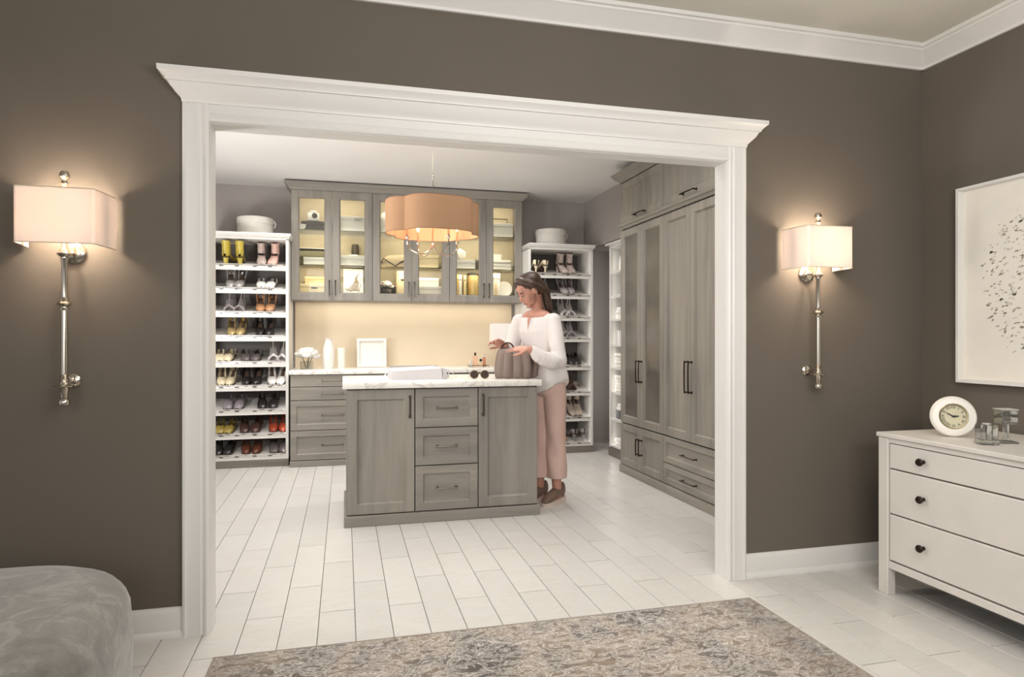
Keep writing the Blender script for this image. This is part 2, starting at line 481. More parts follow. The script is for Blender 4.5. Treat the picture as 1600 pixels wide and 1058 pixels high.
# wall sconces
SHADE = shade_mat('sconce_shade_linen', rgb(244, 230, 219), 0.06, 0.20)
SHIN = SHADE
def sconce(x, label):
    t = thing('wall_sconce', label, 'wall lamp', (x, 2.90, 0), 0, 'polished wall sconces beside the opening')
    sh = MB(); out, inn = [], []
    prof = [(-0.151, -0.012), (-0.130, -0.172), (-0.121, -0.181), (0.121, -0.181), (0.130, -0.172), (0.151, -0.012)]
    z0, z1 = 1.548, 1.752
    ring = lambda k, z: [(px*k, (py + 0.012)*k - 0.012, z) for px, py in prof]
    th = 0.982
    o0, o1, i0, i1 = ring(1, z0), ring(1, z1), ring(th, z0), ring(th, z1)
    V = [[sh.bm.verts.new(p) for p in r] for r in (o0, o1, i1, i0)]
    for a, b in zip(V, V[1:] + V[:1]):
        for i in range(5): sh.face([a[i], a[i+1], b[i+1], b[i]])
    for i in (0, 5): sh.face([r[i] for r in V])
    s_ = obj('lamp_shade', sh, SHADE, t, ang=20)
    for z in (z0 + 0.001, z1 - 0.001):
        tr = MB(); tr.tube([(px*1.004, py*1.003, z) for px, py in prof], 0.0022, 5)
        obj('shade_trim', tr, plain('shade_trim', rgb(214, 198, 176), 0.7), s_)
    ry = -0.088
    rod = MB()
    rod.lathe([(0.0, 1.34), (0.0105, 1.34), (0.0105, 1.495), (0.013, 1.50), (0.013, 1.506), (0.024, 1.515), (0.026, 1.520), (0.018, 1.53), (0.010, 1.545), (0.010, 1.60), (0, 1.60)], (0, ry, 0), 20)
    rod.lathe([(0, 1.03), (0.0115, 1.03), (0.011, 1.32), (0, 1.32)], (0, ry, 0), 20)
    obj('rod', rod, NICKEL, t)
    cl = MB(); cl.lathe([(0, 1.306), (0.015, 1.306), (0.017, 1.314), (0.014, 1.319), (0.024, 1.326), (0.027, 1.331), (0.024, 1.336), (0.014, 1.342), (0.016, 1.350), (0.013, 1.356), (0, 1.356)], (0, ry, 0), 20)
    obj('collar', cl, NICKEL, t)
    ft = MB(); ft.lathe([(0, 0.944), (0.010, 0.945), (0.018, 0.950), (0.0205, 0.959), (0.018, 0.968), (0.011, 0.976), (0.013, 0.990), (0.017, 1.012), (0.020, 1.016), (0.038, 1.019), (0.039, 1.022), (0.034, 1.0245), (0.018, 1.027), (0.014, 1.036), (0.018, 1.046), (0.013, 1.052), (0.017, 1.058), (0.012, 1.064), (0, 1.064)], (0, ry, 0), 20)
    obj('bottom_finial', ft, NICKEL, t)
    tf = MB(); tf.lathe([(0, 1.752), (0.014, 1.754), (0.016, 1.760), (0.008, 1.768), (0.013, 1.778), (0.018, 1.783), (0.009, 1.792), (0.010, 1.798), (0.018, 1.808), (0.0185, 1.818), (0.012, 1.830), (0, 1.834)], (0, ry, 0), 20)
    obj('top_finial', tf, NICKEL, t)
    br = MB(); br.lathe([(0, -0.001), (0.026, -0.001), (0.026, -0.006), (0.018, -0.012), (0.010, -0.014), (0, -0.014)], (0, 0, 1.036), 20, 'y')
    br.tube([(0, -0.012, 1.036), (0, ry, 1.036)], 0.007, 10)
    obj('wall_bracket', br, NICKEL, t)
    ub = MB(); ub.lathe([(0, -0.001), (0.045, -0.001), (0.045, -0.008), (0.034, -0.016), (0.016, -0.020), (0, -0.020)], (0, 0, 1.535), 24, 'y')
    ub.tube([(0, -0.018, 1.535), (0, -0.05, 1.528), (0, ry, 1.535)], 0.008, 10)
    obj('backplate', ub, NICKEL, t)
    st = MB(); st.tube([(0, ry, 1.60), (0, ry, 1.752)], 0.004, 8)
    st.tube([(-0.143, -0.014, 1.735), (0, ry, 1.735), (0.143, -0.014, 1.735)], 0.0025, 6)
    obj('shade_holder', st, NICKEL, t)
    for sx in (-0.055, 0.055):
        b = MB(); b.lathe([(0, 1.622), (0.006, 1.625), (0.013, 1.650), (0.013, 1.662), (0.006, 1.685), (0, 1.695)], (sx, ry, 0), 12)
        c = MB(); c.lathe([(0, 1.575), (0.010, 1.575), (0.010, 1.622), (0, 1.622)], (sx, ry, 0), 12)
        c.tube([(sx, ry, 1.58), (sx*0.4, ry, 1.565), (0, ry, 1.57)], 0.004, 8)
        so = obj('candle_socket', c, plain('socket_cream', rgb(224, 214, 196), 0.5), t)
        obj('bulb', b, shade_mat('bulb_glow', (1, 0.84, 0.62, 1), 3.0, 0.3), so)
        pl = point('sconce_bulb_light', (x + sx*0.5, 2.90 + ry, 1.66), 4.2, (1, 0.87, 0.72), 0.012)
    return t
sconce(-1.022, 'polished nickel wall lamp left of the white cased opening, linen shade lit')
sconce(2.308, 'polished nickel wall lamp right of the opening, above the baseboard near dresser')

# dresser (local x runs along the front towards the camera, local y into the wall)
DR = plain('dresser_white_paint', rgb(214, 208, 200), 0.45, var=0.04, scale=4)
dr = thing('dresser', 'white wooden dresser with dark oval knobs against the right wall', 'dresser', (2.46, 2.588, 0), R(-90))
DL, DD = 1.42, 0.565
def leg_box(x0, y0): return MB().box(x0, y0, 0, x0 + 0.056, y0 + 0.045, 0.737, 0.003)
for x0 in (0.0, DL - 0.056):
    for y0 in (0.0, DD - 0.045):
        obj('leg', leg_box(x0, y0), DR, dr)
obj('top', MB().box(-0.006, -0.008, 0.737, DL + 0.006, DD, 0.757, 0.003), DR, dr)
ca = MB()
ca.box(0.056, 0.018, 0.163, DL - 0.056, DD - 0.01, 0.735)
ca.box(0.01, 0.045, 0.13, 0.03, DD - 0.045, 0.735); ca.box(DL - 0.03, 0.045, 0.13, DL - 0.01, DD - 0.045, 0.735)
obj('carcass', ca, plain('dresser_gap', rgb(70, 64, 58), 0.8), dr)
obj('rail', MB().box(0.056, 0.004, 0.127, DL - 0.056, 0.030, 0.160, 0.002), DR, dr)
obj('rail', MB().box(0.056, 0.004, 0.713, DL - 0.056, 0.030, 0.737, 0.002), DR, dr)
for za, zb in ((0.596, 0.709), (0.386, 0.590), (0.167, 0.380)):
    d_ = MB(); d_.box(0.060, 0.006, za, DL - 0.060, 0.026, zb, 0.004)
    d = obj('drawer', d_, DR, dr)
    for kx in (0.247, DL - 0.247):
        k = MB(); zc = (za + zb)/2 + 0.004
        k.lathe([(0, 0.008), (0.009, 0.006), (0.006, -0.004), (0.007, -0.010), (0.016, -0.014), (0.0175, -0.020), (0.014, -0.026), (0, -0.028)], (kx, 0, zc), 16, 'y')
        obj('knob', k, BRONZE, d)

# round clock on the dresser
IV = plain('clock_ivory', rgb(234, 228, 218), 0.35, var=0.02)
GOLDISH = plain('aged_brass', rgb(150, 138, 108), 0.35, 0.8)
def text_mesh(s, size, depth=0.0006):
    cu = bpy.data.curves.new('txt', 'FONT'); cu.body = s; cu.size = size; cu.align_x = 'CENTER'; cu.align_y = 'CENTER'; cu.extrude = depth
    o = bpy.data.objects.new('txt', cu); COL.objects.link(o)
    me = bpy.data.meshes.new_from_object(o.evaluated_get(bpy.context.evaluated_depsgraph_get()))
    bpy.data.objects.remove(o); return me
ck = thing('table_clock', 'round white desk clock with roman numerals on top of the dresser', 'clock', (2.655, 2.362, 0.757), R(-37), rot=(R(-9), 0, R(-37)))
CZ = 0.092
c = MB(); c.lathe([(0, 0.02), (0.080, 0.02), (0.090, 0.012), (0.0915, 0.002), (0.089, -0.006), (0.084, -0.010), (0.082, -0.008), (0.060, -0.013), (0.055, -0.012), (0.055, 0.0), (0, 0.0)], (0, 0, CZ), 48, 'y')
obj('case', c, IV, ck)
c = MB(); c.lathe([(0.055, -0.006), (0.0575, -0.014), (0.055, -0.017), (0.051, -0.016), (0.0505, -0.006)], (0, 0, CZ), 48, 'y', cap=False)
obj('bezel', c, GOLDISH, ck)
c = MB(); c.lathe([(0, -0.0035), (0.052, -0.0035), (0.052, 0.001), (0, 0.001)], (0, 0, CZ), 40, 'y')
dial = obj('dial', c, plain('dial_parchment', rgb(206, 198, 166), 0.6, var=0.06), ck)
for i, s_ in enumerate(('XII', 'I', 'II', 'III', 'IV', 'V', 'VI', 'VII', 'VIII', 'IX', 'X', 'XI')):
    a = R(30 * i)
    me = text_mesh(s_, 0.0165); me.materials.append(DARK)
    link('numeral', me, dial, (0.040*math.sin(a), -0.0042, CZ + 0.040*math.cos(a)), (R(90), a, 0))
for deg, ln, w in ((85, 0.024, 0.0045), (300, 0.036, 0.0028)):
    h = MB(); h.prism([(-w, -0.006), (w, -0.006), (w*0.8, ln*0.6), (0, ln), (-w*0.8, ln*0.6)], 'y', -0.0075, -0.006)
    obj('hand', h, DARK, ck, (0, 0, CZ), (0, R(deg), 0))
c = MB(); c.lathe([(0, -0.005), (0.004, -0.005), (0.004, -0.009), (0, -0.010)], (0, 0, CZ), 12, 'y'); obj('hand_hub', c, DARK, ck)
obj('foot', MB().box(-0.03, 0.012, 0.004, 0.03, 0.045, 0.016, 0.003), IV, ck)

# crystal blocks on the dresser
cr = thing('crystal_holder', 'short square cut crystal candle holder beside the clock', 'candle holder', (2.605, 2.165, 0.757), R(-25))
cm = MB()
for i in range(3): cm.box(-0.033 + i*0.023, -0.028, 0.020, -0.013 + i*0.023, 0.028, 0.084, 0.004)
cm.box(-0.035, -0.030, 0.0, 0.035, 0.030, 0.020, 0.003)
obj('block', cm, CRYSTAL, cr)
cm = MB(); cm.lathe([(0, 0.0845), (0.017, 0.0845), (0.017, 0.088), (0.014, 0.089), (0, 0.089)], (0, 0, 0), 20)
obj('cup', cm, CHROME, cr)
cr = thing('crystal_holder', 'tall clear glass candle holder on a stem behind the short one', 'candle holder', (2.72, 2.175, 0.757), R(-20))
cm = MB(); cm.box(-0.032, -0.03, 0.082, 0.032, 0.03, 0.112, 0.004); cm.box(-0.032, -0.03, 0.114, 0.032, 0.03, 0.140, 0.004)
obj('block', cm, CRYSTAL, cr)
cm = MB(); cm.box(-0.009, -0.009, 0.008, 0.009, 0.009, 0.082, 0.002); cm.box(-0.034, -0.032, 0.0, 0.034, 0.032, 0.008, 0.002)
obj('stem', cm, CRYSTAL, cr)
cm = MB(); cm.box(-0.034, -0.032, 0.140, 0.034, 0.032, 0.145, 0.001); obj('rim', cm, CHROME, cr)

# framed art on the right wall
art = thing('framed_art', 'white framed botanical print on the right wall above the dresser', 'picture', (3.045, 2.660, 0.979), R(-90))
AW, AH, AT = 1.15, 0.977, 0.045
fr = MB(); fw, dp = 0.014, 0.030
def ringrect(i, y): return [(i, y, i), (AW - i, y, i), (AW - i, y, AH - i), (i, y, AH - i)]
fr.loft([ringrect(0, -0.003), ringrect(0, -AT), ringrect(fw, -AT), ringrect(fw + 0.004, -AT + dp)], cap=False)
obj('frame', fr, TRIM, art)
obj('mat_board', MB().box(0.004, -0.016, 0.004, AW - 0.004, -0.004, AH - 0.004), plain('art_paper', rgb(234, 228, 216), 0.9, var=0.02), art)
lf = MB(); rr = random.Random(3)
def leaf(bm, x, z, l, a):
    w = l * rr.uniform(0.28, 0.5)
    pts = [(-l/2, 0), (-l*0.15, w/2), (l*0.25, w*0.4), (l/2, 0), (l*0.25, -w*0.4), (-l*0.15, -w/2)]
    bm.faces.new([bm.verts.new((x + u*math.cos(a) - v*math.sin(a), 0, z + u*math.sin(a) + v*math.cos(a))) for u, v in pts])
for i in range(1300):
    # leaves spread round a loose tree shape centred on the sheet
    a = rr.uniform(0, 2*math.pi); q = rr.random() ** 0.6
    x, z = AW*0.5 + 0.50*q*math.cos(a), AH*0.50 + 0.42*q*math.sin(a)
    if abs(x - AW/2) > 0.36 + 0.12*rr.random(): continue
    leaf(lf.bm, x, z, rr.uniform(0.010, 0.026), rr.uniform(-0.2, 1.1))
lm, nt, bs = newmat('leaf_print')
tc = coords(nt, (9, 9, 9)); nt.links.new(ramp(nt, noise(nt, tc, 4, 2), [(0.38, rgb(140, 128, 112)), (0.5, rgb(188, 178, 162)), (0.62, rgb(212, 202, 186))]), bs.inputs['Base Color'])
bs.inputs['Roughness'].default_value = 0.9
obj('leaf_pattern', lf, lm, art, (0, -0.0168, 0), smooth=False, kind='stuff')
# ------------------------------------------------------------------ closet joinery
def frame_mb(w, h, t, rail, bev=0.011, dep=0.014, ch=0.0025):
    m = MB()
    def loop(i, y): return [(i, y, i), (w - i, y, i), (w - i, y, h - i), (i, y, h - i)]
    m.loft([loop(rail + bev, t), loop(0, t), loop(0, ch), loop(ch, 0), loop(rail, 0), loop(rail + bev, dep), loop(rail + bev, t)], cap=False)
    return m
def pull_mb(l, vert, r=0.0055, off=0.030):
    m = MB(); h = l/2
    P = (lambda a, y: (0, y, a)) if vert else (lambda a, y: (a, y, 0))
    m.tube([P(-h, -off), P(-h*0.5, -off - 0.002), P(h*0.5, -off - 0.002), P(h, -off)], r, 8)
    for s in (-1, 1):
        m.tube([P(s*(h - 0.008), 0.001), P(s*(h - 0.008), -off)], r*0.95, 8)
        m.tube([P(s*(h - 0.008), 0.0), P(s*(h - 0.008), -0.004)], r*1.7, 10)
    return m
PULLC = {}
def pull(parent, x, z, l, vert, m=PULL, y=0.0):
    key = (round(l, 3), vert, m.name)
    if key not in PULLC: PULLC[key] = pull_mb(l, vert).mesh('handle', m)
    return link('handle', PULLC[key], parent, (x, y, z))
def door(parent, w, h, loc, kind='wood', rail=0.055, grain='v', handle=None, name='door', hm=PULL, pane=None):
    t = 0.020
    wm = WOODV if grain == 'v' else WOODH
    if kind == 'slab':
        m = MB(); m.box(0, 0, 0, w, t, h, 0.0025)
        d = obj(name, m, wm, parent, loc, ang=25)
    else:
        d = obj(name, frame_mb(w, h, t, rail), WOODV if grain == 'v' else WOODH, parent, loc, ang=20)
        q = rail + 0.008
        if kind == 'wood':
            obj('door_panel' if name == 'door' else 'drawer_panel', MB().box(q, 0.0140, q, w - q, 0.0185, h - q), wm, d)
        else:
            obj('glass_pane', MB().box(q, 0.0142, q, w - q, 0.017, h - q), pane or PANE, d)
    if handle: pull(d, *handle, hm)
    return d

# island
isl = thing('island', 'grey wood closet island with doors and three drawers in the middle of the floor', 'cabinet', (0.012, 4.290, 0))
IW, ID = 1.266, 0.74
obj('carcass', MB().box(0, 0.021, 0.07, IW, ID, 0.878, 0.002), WOODV, isl)
obj('gap_backing', MB().box(0.004, 0.0195, 0.072, IW - 0.004, 0.0215, 0.876), DARK, isl)
obj('plinth', MB().box(-0.014, -0.014, 0.0, IW + 0.014, ID + 0.01, 0.068, 0.003), WOODH, isl)
door(isl, 0.427, 0.797, (0.003, 0, 0.074), rail=0.062, handle=(0.398, 0.684, 0.145, True))
door(isl, 0.407, 0.797, (0.856, 0, 0.074), rail=0.062, handle=(0.029, 0.684, 0.145, True))
for za, zb in ((0.074, 0.366), (0.372, 0.614), (0.620, 0.871)):
    door(isl, 0.414, zb - za, (0.436, 0, za), rail=0.050, grain='h', name='drawer', handle=(0.207, (zb - za)/2, 0.140, False))
top = obj('island_worktop', MB().box(-0.012, 4.250, 0.880, 1.296, 5.06, 0.920, 0.003, 2), MARBLE, None, label='white marble worktop lying on the grey closet island', cat='worktop')

# base cabinets along the back wall
def base_unit(x0, w, label):
    t = thing('drawer_cabinet', label, 'cabinet', (x0, 6.420, 0), 0, 'drawer cabinets under the back counter')
    obj('carcass', MB().box(0.001, 0.021, 0.056, w - 0.001, 0.65, 0.86), WOODV, t)
    obj('gap_backing', MB().box(0.004, 0.0195, 0.058, w - 0.004, 0.0215, 0.859), DARK, t)
    obj('plinth', MB().box(0.0, -0.016, 0.0, w, 0.3, 0.054, 0.002), WOODH, t)
    for za, zb, kd in ((0.060, 0.334, 'wood'), (0.340, 0.616, 'wood'), (0.622, 0.742, 'slab'), (0.748, 0.856, 'slab')):
        door(t, w - 0.008, zb - za, (0.004, 0, za), kind=kd, rail=0.052, grain='h', name='drawer', handle=((w - 0.008)/2, (zb - za)/2, 0.20, False))
base_unit(-0.49, 0.763, 'grey drawer cabinet under the back counter, beside the left shoe tower')
base_unit(0.273, 0.763, 'grey drawer cabinet under the back counter, behind the middle of the island')
base_unit(1.036, 0.763, 'grey drawer cabinet under the back counter, hidden behind the woman')
obj('counter_top', MB().box(-0.498, 6.395, 0.862, 1.802, 7.055, 0.902, 0.003, 2), MARBLE, None, label='long white marble counter under the glass cabinets on the back wall', cat='worktop')
obj('backsplash', MB().box(-0.488, 7.056, 0.90, 1.80, 7.079, 1.575, 0.001), SPLASH, None, label='plain cream backsplash panel between the counter and the glass cabinets', cat='backsplash')

# glass wall cabinets
UX0, UW, UY = -0.505, 0.7805, 6.74
def wall_unit(i, label):
    t = thing('glass_cabinet', label, 'cabinet', (UX0 + UW*i, UY, 0), 0, 'lit glass cabinets on the back wall')
    z0, z1, dpt = 1.575, 2.665, 0.338
    b = MB()
    b.box(0, 0.021, z0, 0.018, dpt, z1); b.box(UW - 0.018, 0.021, z0, UW, dpt, z1)
    b.box(0.018, 0.021, z0, UW - 0.018, dpt, z0 + 0.083); b.box(0.018, 0.021, z1 - 0.02, UW - 0.018, dpt, z1)
    obj('carcass', b, WOODV, t)
    obj('back_panel', MB().box(0.018, dpt - 0.010, z0 + 0.083, UW - 0.018, dpt - 0.001, z1 - 0.02), CABIN, t)
    for z in (1.935, 2.283):
        obj('glass_shelf', MB().box(0.019, 0.040, z - 0.009, UW - 0.019, dpt - 0.012, z), SHELFGLASS, t)
    hw = UW/2 - 0.003
    door(t, hw, z1 - z0 - 0.006, (0.002, 0, z0 + 0.003), 'glass', 0.066, 'v', handle=(hw - 0.028, 0.125, 0.15, True), hm=PULL)
    door(t, hw, z1 - z0 - 0.006, (UW/2 + 0.001, 0, z0 + 0.003), 'glass', 0.066, 'v', handle=(0.028, 0.125, 0.15, True), hm=PULL)
    for zt, wt in ((z1 - 0.024, 2.6), (2.283 - 0.012, 2.4), (1.935 - 0.012, 2.4)):
        area('cabinet_led', (UX0 + UW*(i + 0.5), UY + 0.036, zt), (UX0 + UW*(i + 0.5), UY + 0.20, zt - 0.22), UW*0.9, 0.015, wt, WARM)
wall_unit(0, 'lit glass door wall cabinet above the counter, nearest the left shoe tower')
wall_unit(1, 'lit glass door wall cabinet behind the hanging drum chandelier')
wall_unit(2, 'lit glass door wall cabinet above the woman, nearest the right shoe tower')
cw = MB(); rings = []
for p, z in ((0.0, 2.662), (0.010, 2.662), (0.014, 2.672), (0.040, 2.700), (0.056, 2.722), (0.060, 2.724), (0.060, 2.735), (0.0, 2.735)):
    rings.append([(UX0 - p, 7.079, z), (UX0 - p, UY - p, z), (UX0 + UW*3 + p, UY - p, z), (UX0 + UW*3 + p, 7.079, z)])
cw.loft(rings)
obj('cabinet_crown', cw, WOODH, None, ang=25, label='grey wood crown moulding along the top of the glass cabinets', cat='moulding')
area('under_cabinet_led', (0.65, 6.92, 1.568), (0.65, 6.98, 0.9), 2.2, 0.03, 3.0, (1, 0.90, 0.75))

# shoe towers
SHELF_TILT = R(12)
def tower(x0, x1, yf, levels, label, top_z=2.185):
    w = x1 - x0
    t = thing('shoe_tower', label, 'shelf unit', (x0, yf, 0))
    dpt = 0.57
    obj('side_panel', MB().box(0, 0, 0.07, 0.026, dpt, top_z - 0.05, 0.002), MELA, t)
    obj('side_panel', MB().box(w - 0.026, 0, 0.07, w, dpt, top_z - 0.05, 0.002), MELA, t)
    obj('back_panel', MB().box(0.026, dpt - 0.16, 0.07, w - 0.026, dpt - 0.15, top_z - 0.05), TOWERIN, t)
    tp = MB(); tp.box(-0.0, -0.0, top_z - 0.06, w, dpt, top_z - 0.035)
    rings = []
    for p, z in ((0.0, top_z - 0.04), (0.012, top_z - 0.036), (0.022, top_z - 0.018), (0.024, top_z - 0.016), (0.026, top_z), (0.0, top_z)):
        rings.append([(-0.0, dpt, z), (-0.0, -p, z), (w + p*0.8, -p, z), (w + p*0.8, dpt, z)])
    tp.loft(rings)
    obj('top_panel', tp, MELA, t)
    obj('plinth', MB().box(0.0, 0.004, 0.0, w, 0.3, 0.07, 0.002), WOODD, t)
    for z in levels:
        s = MB()
        yb, rise = 0.40, 0.40*math.tan(SHELF_TILT)
        s.prism([(0.006, z - 0.050), (0.006, z - 0.012), (0.024, z - 0.008), (yb, z - 0.008 + rise), (yb, z - 0.024 + rise), (0.030, z - 0.028), (0.022, z - 0.050)], 'x', 0.0265, w - 0.0265)
        sh = obj('shelf', s, MELA, t, ang=25)
        f = MB()
        f.tube([(0.05, 0.000, z + 0.004), (w - 0.05, 0.000, z + 0.004)], 0.004, 6)
        f.box(0.03, 0.001, z - 0.020, w - 0.03, 0.0055, z - 0.006)
        for q in (0.06, w/2, w - 0.06): f.tube([(q, 0.003, z - 0.012), (q, 0.0, z + 0.004)], 0.003, 6)
        obj('shoe_fence', f, CHROME, sh)
        for q in (0.16, 0.29, 0.44, 0.57):
            if 'clip' not in PULLC: PULLC['clip'] = MB().box(-0.018, -0.003, -0.004, 0.018, 0.001, 0.004, 0.001).mesh('fence_clip', DARK)
            link('fence_clip', PULLC['clip'], sh, (q*w/0.73, 0.0, z - 0.013))
    for sx, tx in ((0.040, 0.30), (w - 0.040, w - 0.30)):
        area('tower_led', (x0 + sx, yf + 0.012, 1.1), (x0 + tx, yf + 0.42, 1.1), 0.012, 2.0, 0.5, SOFT)
LZ = [1.886, 1.669, 1.447, 1.224, 0.983, 0.761, 0.538, 0.315, 0.118]
RZ = [1.879, 1.664, 1.435, 1.213, 0.918, 0.649, 0.380, 0.112]
LX0, LX1, RX0, RX1, TY = -1.262, -0.508, 1.839, 2.548, 6.50
tower(LX0, LX1, TY, LZ, 'tall white shoe tower with nine slanted shelves at the left')
tower(RX0, RX1, TY, RZ, 'tall white shoe tower with eight slanted shelves behind the woman')

# corner shelf unit that faces the room from the right wall
t = thing('open_shelf_unit', 'narrow white open shelf unit between the right shoe tower and the wardrobe', 'shelf unit', (2.645, 6.295, 0), R(-90))
w, dpt, tz = 0.79, 0.36, 2.172
obj('side_panel', MB().box(0, 0, 0.07, 0.026, dpt, tz - 0.04, 0.002), MELA, t)
obj('side_panel', MB().box(w - 0.026, 0, 0.07, w, dpt, tz - 0.04, 0.002), MELA, t)
obj('back_panel', MB().box(0.026, dpt - 0.01, 0.07, w - 0.026, dpt, tz - 0.04), TOWERIN, t)
tp = MB(); tp.box(-0.035, -0.035, tz - 0.018, w, dpt, tz, 0.003); tp.box(0.0, 0.0, tz - 0.045, w, dpt, tz - 0.018)
obj('top_panel', tp, MELA, t)
obj('plinth', MB().box(-0.006, -0.006, 0, w, 0.3, 0.088, 0.002), WOODD, t)
SZ = [1.886, 1.636, 1.400, 1.139, 0.908, 0.658, 0.386, 0.116]
for z in SZ: obj('shelf', MB().box(0.0265, 0.004, z - 0.022, w - 0.0265, dpt - 0.011, z, 0.001), MELA, t)
area('corner_led', (2.66, 6.255, 1.1), (2.9, 6.0, 1.1), 0.012, 2.0, 0.7, SOFT)

# wardrobe along the right wall
wr = thing('wardrobe', 'tall grey wood wardrobe with two smoked glass doors on the right wall', 'wardrobe', (2.420, 5.500, 0), R(-90))
WU = 0.82; WW = 2*WU
wc = MB(); wc.box(0, 0.021, 0.07, WW, 0.59, 0.445); wc.box(WU, 0.021, 0.445, WW, 0.59, 2.62); wc.box(0, 0.021, 2.17, WU, 0.59, 2.62)
wc.box(0, 0.021, 0.445, 0.02, 0.59, 2.17); wc.box(0.02, 0.55, 0.445, WU, 0.59, 2.17)
obj('carcass', wc, WOODV, wr)
obj('gap_backing', MB().box(0.003, 0.0195, 0.074, WW - 0.003, 0.0212, 0.444).box(WU + 0.001, 0.0195, 0.446, WW - 0.003, 0.0212, 2.6).box(0.003, 0.0195, 2.172, WU, 0.0212, 2.6), DARK, wr)
obj('plinth', MB().box(-0.006, -0.010, 0, WW, 0.5, 0.068, 0.002), WOODH, wr)
dw = WU/2 - 0.003
for i, (kd, nm) in enumerate((('glass', 0), ('glass', 1), ('wood', 0), ('wood', 1))):
    x = 0.002 + WU*(i//2) + (WU/2)*(i % 2)
    hx = dw - 0.026 if i % 2 == 0 else 0.026
    door(wr, dw, 1.715, (x, 0, 0.450), kd, 0.060, 'v', handle=(hx, 0.47, 0.235 if i > 1 else 0.19, True), hm=BRONZE, pane=FROST)
for i in (0, 1):
    door(wr, dw, 0.366, (0.002 + WU/2*i, 0, 0.074), 'wood', 0.055, 'v', handle=(dw - 0.026 if i == 0 else 0.026, 0.205, 0.14, True), hm=BRONZE)
    door(wr, WU - 0.006, 0.360, (0.003 + WU*i, 0, 2.232), 'wood', 0.058, 'v', handle=((WU - 0.006)/2, 0.030, 0.20, False), hm=BRONZE)
for za, zb in ((0.074, 0.232), (0.238, 0.440)):
    door(wr, WU - 0.006, zb - za, (WU + 0.003, 0, za), 'wood', 0.042, 'h', name='drawer', handle=((WU - 0.006)/2, (zb - za)/2, 0.20, False), hm=PULL)
for z in (1.02, 1.60, 1.98): obj('inner_shelf', MB().box(0.021, 0.06, z - 0.02, WU, 0.549, z), WOODH, wr)
mo = MB(); rings = []
for p, z in ((0, 2.176), (0.004, 2.176), (0.016, 2.196), (0.026, 2.202), (0.030, 2.214), (0.024, 2.224), (0, 2.226)):
    rings.append([(-p*0.5, 0.3, z), (-p*0.5, -p + 0.003, z), (WW, -p + 0.003, z), (WW, 0.3, z)])
mo.loft(rings); obj('mid_moulding', mo, WOODH, wr, ang=25)
mo = MB(); rings = []
for p, z in ((0, 2.600), (0.006, 2.600), (0.010, 2.610), (0.040, 2.634), (0.062, 2.662), (0.068, 2.665), (0.068, 2.680), (0, 2.680)):
    rings.append([(-p, 0.595, z), (-p, -p + 0.003, z), (WW, -p + 0.003, z), (WW, 0.595, z)])
mo.loft(rings); obj('crown', mo, WOODH, wr, ang=25)

# chandelier
CHX, CHY = 0.605, 4.62
ch = thing('chandelier', 'brown scalloped drum chandelier with chrome arms hanging over the island', 'lamp', (CHX, CHY, 0), R(10))
def quat(e):
    # scalloped outline: a broad front and back lobe crossed by two side lobes
    pts = []
    for i in range(144):
        a = 2*math.pi*i/144; c, q = abs(math.cos(a)), abs(math.sin(a))
        ra = ((c/(0.246 - e))**3.2 + (q/(0.300 - e))**3.2)**(-1/3.2)
        rb = ((c/(0.330 - e))**3.0 + (q/(0.165 - e))**3.0)**(-1/3.0)
        r = max(ra, rb); pts.append((r*math.cos(a), r*math.sin(a)))
    return pts
sh = MB(); SZ0, SZ1 = 1.930, 2.158
qo, qi = quat(0), quat(0.003)
V = [[sh.bm.verts.new((x, y, z)) for x, y in q] for q, z in ((qo, SZ0), (qo, SZ1), (qi, SZ1), (qi, SZ0))]
for a, b in zip(V, V[1:] + V[:1]):
    for i in range(len(a)): sh.face([a[i], a[(i+1) % len(a)], b[(i+1) % len(a)], b[i]])
TAN = shade_mat('tan_silk_shade', rgb(172, 136, 106), 0.0, 0.03)
sd = obj('drum_shade', sh, TAN, ch, ang=40)
ln = MB(); q2 = quat(0.0045)
ln.loft([[(x, y, z) for x, y in q2] for z in (SZ0 + 0.001, SZ1 - 0.001)], cap=False)
obj('shade_lining', ln, plain('peach_lining', rgb(222, 168, 128), 0.7, var=0.04), sd)
for z in (SZ0, SZ1):
    tr = MB(); tr.tube([(x, y, z) for x, y in qo] + [(*qo[0], z)], 0.0025, 5)
    obj('shade_trim', tr, plain('tan_trim', rgb(128, 98, 78), 0.7), sd)
st = MB(); st.tube([(0, 0, 2.16), (0, 0, 2.745)], 0.0035, 8)
for z in (2.20, 2.34): st.lathe([(0, z - 0.014), (0.005, z - 0.012), (0.008, z), (0.005, z + 0.012), (0, z + 0.014)], (0, 0, 0), 12)
obj('hanging_rod', st, NICKEL, ch)
cp = MB(); cp.lathe([(0, 2.749), (0.06, 2.749), (0.058, 2.738), (0.030, 2.726), (0.008, 2.718), (0, 2.718)], (0, 0, 0), 24); obj('canopy', cp, NICKEL, ch)
hb = MB(); hb.tube([(0, 0, 1.85), (0, 0, 2.16)], 0.006, 10); hb.lathe([(0, 1.835), (0.008, 1.838), (0.014, 1.85), (0.010, 1.866), (0.006, 1.872)], (0, 0, 0), 16)
for q in range(4):
    a = q*math.pi/2 + math.pi/4; hb.tube([(0, 0, 2.15), (0.215*math.cos(a), 0.215*math.sin(a), 2.15)], 0.003, 6)
obj('centre_stem', hb, NICKEL, ch)
